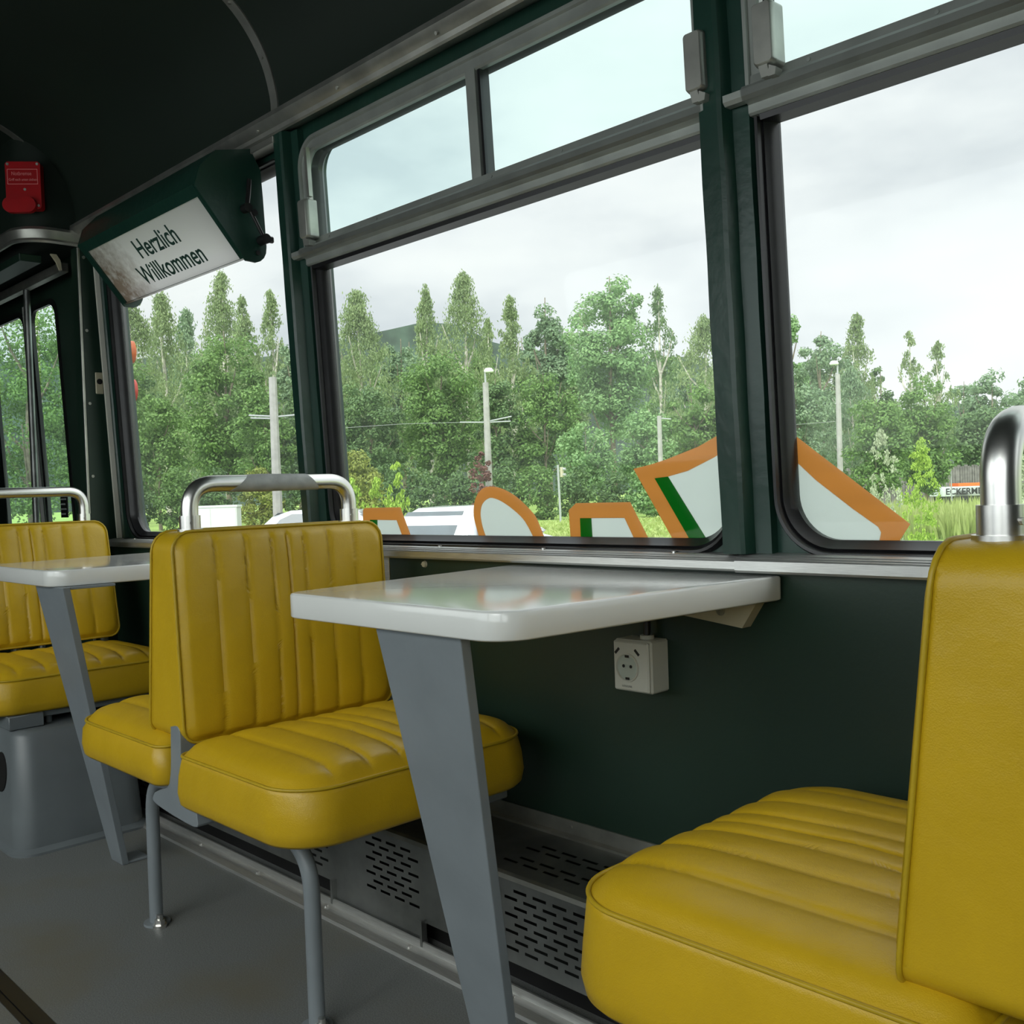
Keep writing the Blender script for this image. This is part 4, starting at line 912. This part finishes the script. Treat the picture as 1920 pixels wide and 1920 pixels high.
tree(1810, 700, 50, 109, 'grey', 'hazy tree low behind the round maple', 'round')
tree(1862, 684, 55, 84, 'grey', 'broad tree above the nearest seat handle', 'round')
tree(1930, 690, 55, 96, 'grey', 'broad tree at the right edge of the picture', 'round')
tree(2020, 660, 70, 109, 'dark', 'tree just outside the right edge', 'round')
for i_, (px_, tp_) in enumerate(((235, 640), (390, 625), (500, 630), (600, 640), (650, 635), (735, 625), (775, 618), (850, 622), (915, 632), (990, 610), (1070, 600), (1255, 610), (1300, 640), (1365, 650), (1440, 640), (1520, 650), (1580, 655))):
    tree(px_, tp_, 52, [122, 130, 138][i_ % 3], ('grey', 'birch', 'maple')[i_ % 3], 'hazy tree filling the dense back of the wood', 'round', group='hazy trees filling the back of the wood', dens=.8)
# big poplar
tree(1152, 486, 92, 70, 'poplar', 'big pale green poplar, tallest tree of the large window', 'poplar', dens=1.35, bottom=.22)
# middle row
tree(255, 660, 65, 72, 'dark', 'dark green tree low at the left of the first window', 'round')
tree(430, 595, 85, 72, 'maple', 'round green tree in the middle of the first window', 'round', dens=1.2)
tree(300, 725, 70, 60, 'maple', 'bright green lower tree at the left of the first window', 'round')
tree(505, 690, 60, 66, 'maple', 'green tree behind the left concrete mast', 'round')
tree(590, 690, 60, 68, 'dark', 'green tree behind the left window post', 'round')
tree(700, 690, 75, 66, 'dark', 'darker tree below the cone-shaped birch', 'round')
tree(835, 640, 88, 70, 'maple', 'spreading green tree left of the street lamp mast', 'round', dens=1.2)
tree(935, 690, 60, 66, 'dark', 'dark tree behind the street lamp mast', 'round')
tree(1025, 680, 70, 66, 'maple', 'green tree left of the trunk of the big poplar', 'round')
tree(1100, 780, 60, 60, 'poplar', 'low light green growth at the foot of the big poplar', 'round')
tree(1215, 760, 60, 62, 'poplar', 'light green low crown right of the poplar trunk', 'round')
tree(1305, 700, 70, 66, 'maple', 'bright green tree behind the short grey mast', 'round')
tree(1385, 720, 60, 66, 'dark', 'tree behind the wide green post', 'round')
tree(1500, 700, 70, 68, 'grey', 'grey-green tree left of the right lamp mast', 'round')
tree(1600, 690, 60, 72, 'grey', 'drooping grey-green tree behind the right lamp mast', 'birch', dens=1.3)
tree(1850, 760, 80, 77, 'dark', 'dark tree mass above the roofer truck', 'round', dens=1.2)
tree(1950, 770, 80, 69, 'dark', 'dark tree mass beyond the seat handle', 'round')
tree(1738, 686, 62, 46, 'maple', 'round dark green maple in the right-hand window', 'round', dens=1.3, bottom=.05)
tree(1645, 724, 62, 43, 'maple', 'brighter green maple just right of the lamp mast', 'round', dens=1.2, bottom=.05)
tree(60, 470, 130, 30, 'maple', 'bright green tree close outside the entrance door', 'round', dens=1.3, bottom=.02)
tree(-170, 520, 150, 34, 'maple', 'green tree outside left of the entrance door', 'round')
tree(190, 560, 90, 48, 'maple', 'green tree outside between the entrance and the first window', 'round')
# shrubs along the meadow edge
shr = [(250, 850, 'dark'), (330, 840, 'maple'), (410, 850, 'dark'), (490, 850, 'olive'), (570, 850, 'dark'), (640, 850, 'dark'), (720, 845, 'dark'), (800, 850, 'dark'), (870, 860, 'dark'), (945, 850, 'dark'), (1010, 850, 'maple'), (1080, 855, 'dark'), (1150, 860, 'dark'), (1220, 850, 'poplar'), (1290, 850, 'dark'), (1360, 845, 'maple'), (1430, 850, 'dark'), (1500, 850, 'dark'), (1570, 850, 'dark'), (1660, 850, 'dark'), (1760, 850, 'dark'), (1860, 840, 'dark'), (1950, 830, 'maple')]
for px, tp, kd in shr:
    tree(px, tp, 46, (54 if px < 1600 else 71) + (px * 7 % 4), kd, 'low bush in the shrub belt along the far meadow edge', 'bush', bottom=0, dens=1.0, name='shrub', trunk=False, group='bushes of the shrub belt', cat='bush')
tree(672, 812, 62, 46, 'olive', 'yellowish bush left behind the parked cars', 'bush', bottom=0, name='shrub', trunk=False, group=None, cat='bush')
tree(905, 815, 26, 49, 'copper_refl', 'leafy mass imitating a reddish brown reflection by the street lamp mast', 'bush', bottom=0, dens=.8, name='shrub', trunk=False, group=None, cat='bush')  # no real bush: leaf mass added in place of a reflection in the glass
for px, tp, lb in ((662, 888, 'bright yellow-green sapling half hidden by the window post'), (706, 893, 'bright yellow-green sapling in the middle of three'), (745, 864, 'tallest bright yellow-green sapling, right one of three')):
    tree(px, tp, 26, 24, 'lime', lb, 'birch', bottom=.1, name='sapling', trunk=False, group=None, cat='sapling', dens=1.0, leaf=.07)
tree(1728, 818, 38, 25, 'lime', 'bright yellow-green bush in front of the maples', 'birch', bottom=0, name='shrub', trunk=False, group=None, cat='bush', leaf=.05, dens=.8)
tree(1655, 800, 34, 23, 'silver', 'silvery tall weed left of the yellow-green bush', 'birch', bottom=0, name='weed', trunk=False, group=None, cat='weed', leaf=.045, dens=.5)
tree(1600, 930, 45, 27, 'silver', 'pale weeds at the lower tip of the orange lettering', 'bush', bottom=0, name='weed', trunk=False, group=None, cat='weed', leaf=.05, dens=.5)
tree(1930, 830, 60, 24, 'silver', 'pale leafy bush seen inside the seat handle loop', 'bush', bottom=0, name='shrub', trunk=False, group=None, cat='bush', leaf=.05, dens=.7)
# meadow grass
def grass():
    n = 26000; px = rng.uniform(600, 2000, n); D = 26 + 25 * rng.random(n) ** 1.2
    hy = np.array([horizon(p) for p in px]); d = np.outer(px - 960, np.array(right)) + np.outer(hy - 960, np.array(down)) + np.array(fwd) * FP_
    P = np.array([0, 0, .86]) + d * (D / FP_)[:, None]
    tall = ((px > 1560) & (px < 1900) & (D < 40)); h = np.where(tall, .35 + .55 * rng.random(n), .06 + .14 * rng.random(n)); P[:, 2] = GZ + h * .5
    U = np.stack([rng.normal(size=n) * .06, rng.normal(size=n) * .06, h * .6], 1); V = np.stack([rng.normal(size=n), rng.normal(size=n), rng.normal(size=n) * .2], 1) * .05
    o = quads(P, U, V, 'meadow_grass', LM['grass'], None, (0, 0, 0)); tag(o, 'yellow-green grass and weeds of the meadow', 'grass', None, 'stuff')
grass()
# wooded hill
hb = MB(); pts = []
for i in range(41):
    px = -300 + i * 65; tp = 672 - 66 * math.exp(-((px - 800) / 170) ** 2) + 5 * math.sin(i * 1.7) + 3 * math.sin(i * 4.1)
    p = at(px, 330, tp + (90 if px > 1380 else 0)); pts.append(p)
for dz in (0, 1):
    for p in pts: hb.v.append((p.x * (1 + .12 * dz), p.y * (1 + .12 * dz), p.z))
for dz in (0, 1):
    for p in pts: hb.v.append((p.x * (.9 + .3 * dz), p.y * (.9 + .3 * dz), GZ - 1))
n = 41
for i in range(n - 1): hb.f += [(i, i + 1, n + i + 1, n + i), (i, i + 1, 2 * n + i + 1, 2 * n + i), (n + i, n + i + 1, 3 * n + i + 1, 3 * n + i)]
structure(hb.build('hill', mat('wooded_hill', (.035, .06, .04, 1), .9, noise=.4, nscale=.12, bump=1, bscale=.3)), 'distant wooded hill behind the trees', 'hill')

# concrete masts
def mast(px, top, D, wpx, label, lamp=False, arms=None, name='concrete_mast', lampd=1):
    b = at(px, D); t = at(px, D, top); root = thing(name, tuple(b), label, 'mast', None); wd = wpx * D / FP_ / 2
    mb = MB(); mb.tube([tuple(b), tuple(t)], [wd * 1.3, wd], 8); mb.build('shaft', M['concrete'], root, 30)
    if lamp:
        mb = MB().cyl(tuple(t), (t.x, t.y, t.z + .55), .05, 8); mb.build('lamp_arm', M['wire'], root, 30)
        mb = MB(); c_ = Vector((t.x, t.y, t.z + .55)) + right * (.18 * lampd)
        rr = [(0, .20), (.17, .17), (.24, .06), (.25, 0), (.20, -.05)]
        for i_, (r_, z_) in enumerate(rr):
            for j in range(12): mb.v.append((c_.x + max(r_, .005) * math.cos(j * math.pi / 6), c_.y + max(r_, .005) * math.sin(j * math.pi / 6), c_.z + z_))
        mb.f = [(a * 12 + j, a * 12 + (j + 1) % 12, (a + 1) * 12 + (j + 1) % 12, (a + 1) * 12 + j) for a in range(4) for j in range(12)] + [tuple(range(12)), tuple(range(48, 60))]
        mb.build('lamp_head', M['stwhite'] if False else M['white'], root, 40)
    if arms:
        for (x0, y0, x1, y1) in arms:
            MB().tube([tuple(at(x0, D, y0)), tuple(at(x1, D, y1))], .035, 6).build('cable_arm', M['wire'], root)
    return root
mast(520, 708, 40, 15, 'thick concrete mast behind the taped seat handle', arms=[(473, 779, 520, 781), (476, 784, 520, 785), (520, 782, 572, 777)])
mast(917.5, 718, 50, 11, 'concrete mast with a white street lamp in the large window', lamp=True, arms=[(867, 792, 915, 792), (921, 790, 964, 781), (921, 792, 962, 790)])
mast(1240, 780, 52, 8, 'short grey concrete mast in front of the poplar', arms=[(1236, 784, 1262, 786)])
mast(1576, 702, 55, 9, 'concrete mast with a street lamp in the right-hand window', lamp=True, arms=[(1570, 757, 1583, 757)], lampd=-1)
mast(86, 640, 34, 5, 'thin lamp post seen through the entrance door', lamp=True)
tag(MB().tube([tuple(at(640, 49, 803)), tuple(at(760, 49, 795)), tuple(at(867, 50, 792))], .009, 5).build('overhead_wire', M['wire']), 'pale overhead wire running left from the street lamp mast', 'wire')
tag(MB().tube([tuple(at(1145, 72, 788)), tuple(at(1190, 72, 784))], .014, 5).build('overhead_wire', M['wire']), 'short pale wire in front of the poplar', 'wire')
tag(MB().tube([tuple(at(1485, 54, 797)), tuple(at(1573, 55, 790))], .01, 5).build('overhead_wire', M['wire']), 'pale wire left of the right-hand lamp mast', 'wire')
# tram signal
b = at(1049.5, 50); sgp = thing('signal_post', tuple(b), 'slim grey signal post standing in the meadow', 'signal')
MB().cyl(tuple(at(1049.5, 50)), tuple(at(1047.5, 50, 872)), .055, 8).build('post', M['wire'], sgp, 40)
mb = MB(); q0 = at(1054, 50, 876); mb.box(q0.x - .07, q0.x + .07, q0.y - .06, q0.y + .10, q0.z - .50, q0.z, .02); mb.build('signal_head', M['cream'], sgp)
for z_ in (.1, .38): MB().cyl((q0.x + .05, q0.y + .05, q0.z - z_), (q0.x + .20, q0.y + .09, q0.z - z_), .07, 8).build('visor', M['wire'], sgp)
# round sign seen from behind
b = at(1784, 45); rs = thing('round_sign', tuple(b), 'round road sign seen from behind near the roofer truck', 'sign')
MB().cyl(tuple(b), tuple(at(1782.5, 45, 860)), .03, 8).build('post', M['wire'], rs, 40)
c_ = at(1782, 45, 869); mb = MB().cyl(tuple(c_ + fwd * .03), tuple(c_ + fwd * .06), .20, 20); mb.build('disc', M['grey'], rs, 40)
# cabinet
b = at(394, 30); hw = 49 * 30 / FP_; zt_ = at(394, 30, 948).z; cb = thing('utility_cabinet', tuple(b), 'pale utility cabinet seen through the taped handle', 'cabinet')
rl = (right * 1.0); rl.z = 0; rl.normalize(); fw = Vector((fwd.x, fwd.y, 0)).normalized()
def CB(u, v, d): q = b + rl * u + fw * d; return (q.x, q.y, v)
MB().extrude([(-hw, GZ), (hw, GZ), (hw, zt_ - .06), (-hw, zt_ - .06)], CB, 0, .5).build('body', M['cabinet'], cb)
MB().extrude([(-hw - .03, zt_ - .06), (hw + .03, zt_ - .06), (hw + .02, zt_), (-hw - .02, zt_)], CB, -.03, .53).build('lid', M['cabinet'], cb)
for s in (-1, 1): MB().extrude([(.012 if s > 0 else -hw + .03, GZ + .15), (hw - .03 if s > 0 else -.012, GZ + .15), (hw - .03 if s > 0 else -.012, zt_ - .1), (.012 if s > 0 else -hw + .03, zt_ - .1)], CB, -.015, 0).build('cabinet_door', M['cabinet'], cb)
# fence
b = at(1700, 66); fe = thing('board_fence', tuple(b), 'grey board fence behind the weeds at the right', 'fence')
p0 = at(1560, 66, 880); p1 = at(1990, 62, 868); mb = MB(); nb = 95
for i in range(nb):
    t = i / nb; q = p0.lerp(p1, t); e_ = (p1 - p0).normalized() * .10; h_ = q.z + .06 * math.sin(i * 1.9)
    mb.extrude([(0, GZ), (1, GZ), (1, h_), (0, h_)], lambda u, v, d: (q.x + e_.x * (u * 2 - 1), q.y + e_.y * (u * 2 - 1) + d, v), 0, .03)
mb.build('boards', M['fence'], fe)
mb = MB(); mb.tube([(p0.x, p0.y + .05, p0.z - .3), (p1.x, p1.y + .05, p1.z - .3)], .05, 4); mb.build('rail', M['fence'], fe)
# roofer truck
b = at(1830, 58); tr = thing('flatbed_truck', tuple(b), 'flatbed truck with lettered side board, partly behind the seat handle', 'truck')
hw = 62 * 58 / FP_
def TK(u, v, d): q = b + rl * u + fw * d; return (q.x, q.y, v)
zz = lambda py: at(1830, 58, py).z
MB().extrude([(-hw, zz(929)), (hw, zz(929)), (hw, zz(911)), (-hw, zz(911))], TK, 0, 1.9).build('side_board', M['stwhite'], tr)
MB().extrude([(-hw + .1, zz(946)), (hw - .1, zz(946)), (hw - .1, zz(929)), (-hw + .1, zz(929))], TK, .3, 1.6).build('chassis', M['blackplastic'], tr)
MB().extrude([(-hw * .45, zz(911)), (hw * .9, zz(911)), (hw * .9, zz(905)), (-hw * .45, zz(905))], TK, .4, 1.5).build('orange_load', M['orange_lens'], tr)
for u in (-hw * .45, hw * .45):
    mb = MB(); q = [(u + .42 * math.cos(a * math.pi / 10), GZ + .42 + .42 * math.sin(a * math.pi / 10)) for a in range(20)]; mb.extrude(q, TK, .02, .28); mb.build('wheel', M['tyre'], tr, 40)
tm = Matrix(((rl.x, 0, -fw.x, 0), (rl.y, 0, -fw.y, 0), (0, 1, 0, 0), (0, 0, 0, 1)))
org = Vector(TK(-hw + .12, zz(925.5), -.02)); text_mesh('lettering', 'ECKERMEISTER', .50, M['blackplastic'], Matrix.Translation(org) @ tm, tr, .005, 1.0, .012)

# white cars
def car(px, D, yaw, label, zroof=1.42):
    b = at(px, D); root = thing('parked_car', tuple(b), label, 'car', 'white cars parked below the windows'); rz = Matrix.Rotation(yaw, 4, 'Z')
    def W_(x, y, z): q = rz @ Vector((x, y, z)); return (b.x + q.x, b.y + q.y, GZ + z)
    def loft(sec, name, m, par, sm=40):
        mb = MB(); n_ = len(sec[0])
        for s_ in sec: mb.v += [W_(*p) for p in s_]
        mb.f = [(a * n_ + j, a * n_ + (j + 1) % n_, (a + 1) * n_ + (j + 1) % n_, (a + 1) * n_ + j) for a in range(len(sec) - 1) for j in range(n_)] + [tuple(range(n_)), tuple((len(sec) - 1) * n_ + j for j in range(n_))]
        return mb.build(name, m, par, sm)
    sec = []
    for x, w_, zt_, zb_ in ((-2.15, .60, .60, .40), (-2.1, .78, .82, .28), (-1.9, .86, .93, .22), (-1.2, .89, .96, .20), (0, .90, .95, .20), (.9, .89, .93, .20), (1.7, .84, .80, .22), (2.05, .74, .66, .28), (2.15, .55, .52, .38)):
        sec.append([(x, -w_ * .9, zb_), (x, -w_, zb_ + .15), (x, -w_, zt_ - .16), (x, -w_ * .93, zt_ - .03), (x, -w_ * .8, zt_), (x, w_ * .8, zt_), (x, w_ * .93, zt_ - .03), (x, w_, zt_ - .16), (x, w_, zb_ + .15), (x, w_ * .9, zb_)])
    loft(sec, 'body', M['carwhite'], root)
    cab = [(-1.75, .80, .92, .93), (-1.35, .70, .92, 1.28), (-.95, .64, .92, zroof), (-.2, .62, .92, zroof + .02), (.35, .62, .92, zroof - .03), (.75, .68, .92, 1.20), (1.15, .78, .92, .94)]
    sec = [[(x, -.82, zb_), (x, -w_ * 1.08, (zb_ + zt_) / 2), (x, -w_, zt_ - .06), (x, -w_ * .8, zt_), (x, w_ * .8, zt_), (x, w_, zt_ - .06), (x, w_ * 1.08, (zb_ + zt_) / 2), (x, .82, zb_)] for x, w_, zb_, zt_ in cab]
    loft(sec, 'cabin', M['carwhite'], root)
    for s in (-1, 1):
        for poly in (((-1.30, .97), (-.42, .97), (-.38, 1.33), (-.85, 1.33), (-1.1, 1.22)), ((-.34, .97), (.78, .97), (.42, 1.26), (.28, 1.33), (-.30, 1.33))):
            mb = MB(); mb.v = [W_(x, s * (.84 - (z - .95) * .36 + dd), z) for dd in (0, .012) for x, z in poly]; k_ = len(poly)
            mb.f = [tuple(range(k_)), tuple(range(k_, 2 * k_))] + [(i, (i + 1) % k_, k_ + (i + 1) % k_, k_ + i) for i in range(k_)]; mb.build('side_window', M['carglass'], root)
    mb = MB(); mb.v = [W_(x, y, z) for dd in (0, .012) for x, y, z in ((-1.72 - dd, -.62, .965), (-1.72 - dd, .62, .965), (-1.22 - dd, .54, 1.36), (-1.22 - dd, -.54, 1.36))]; mb.f = [(0, 1, 2, 3), (4, 5, 6, 7), (0, 1, 5, 4), (1, 2, 6, 5), (2, 3, 7, 6), (3, 0, 4, 7)]; mb.build('rear_window', M['carglass'], root)
    mb = MB(); mb.v = [W_(x, y, z) for dd in (0, .012) for x, y, z in ((1.12 + dd, -.66, .965), (1.12 + dd, .66, .965), (.55 + dd, .54, 1.34), (.55 + dd, -.54, 1.34))]; mb.f = [(0, 1, 2, 3), (4, 5, 6, 7), (0, 1, 5, 4), (1, 2, 6, 5), (2, 3, 7, 6), (3, 0, 4, 7)]; mb.build('windscreen', M['carglass'], root)
    for s in (-1, 1):
        mb = MB(); mb.v = [W_(x, s * y, z) for x in (-2.12, -1.86) for y, z in ((.55, .72), (.845, .72), (.845, .90), (.60, .90))]; mb.f = [(0, 1, 2, 3), (4, 5, 6, 7), (0, 1, 5, 4), (1, 2, 6, 5), (2, 3, 7, 6), (3, 0, 4, 7)]; mb.build('tail_light', M['red_lens'], root)
    for x in (-1.3, 1.3):
        for s in (-1, 1):
            mb = MB().cyl(W_(x, s * .70, .31), W_(x, s * .90, .31), .31, 20); mb.build('wheel', M['tyre'], root, 40)
    return root
car(640, 21.5, math.radians(36), 'white car further left, seen between handle and first letter', 1.40)
car(886, 17.5, math.radians(108), 'white car with dark side window beside the rounded letter', 1.42)
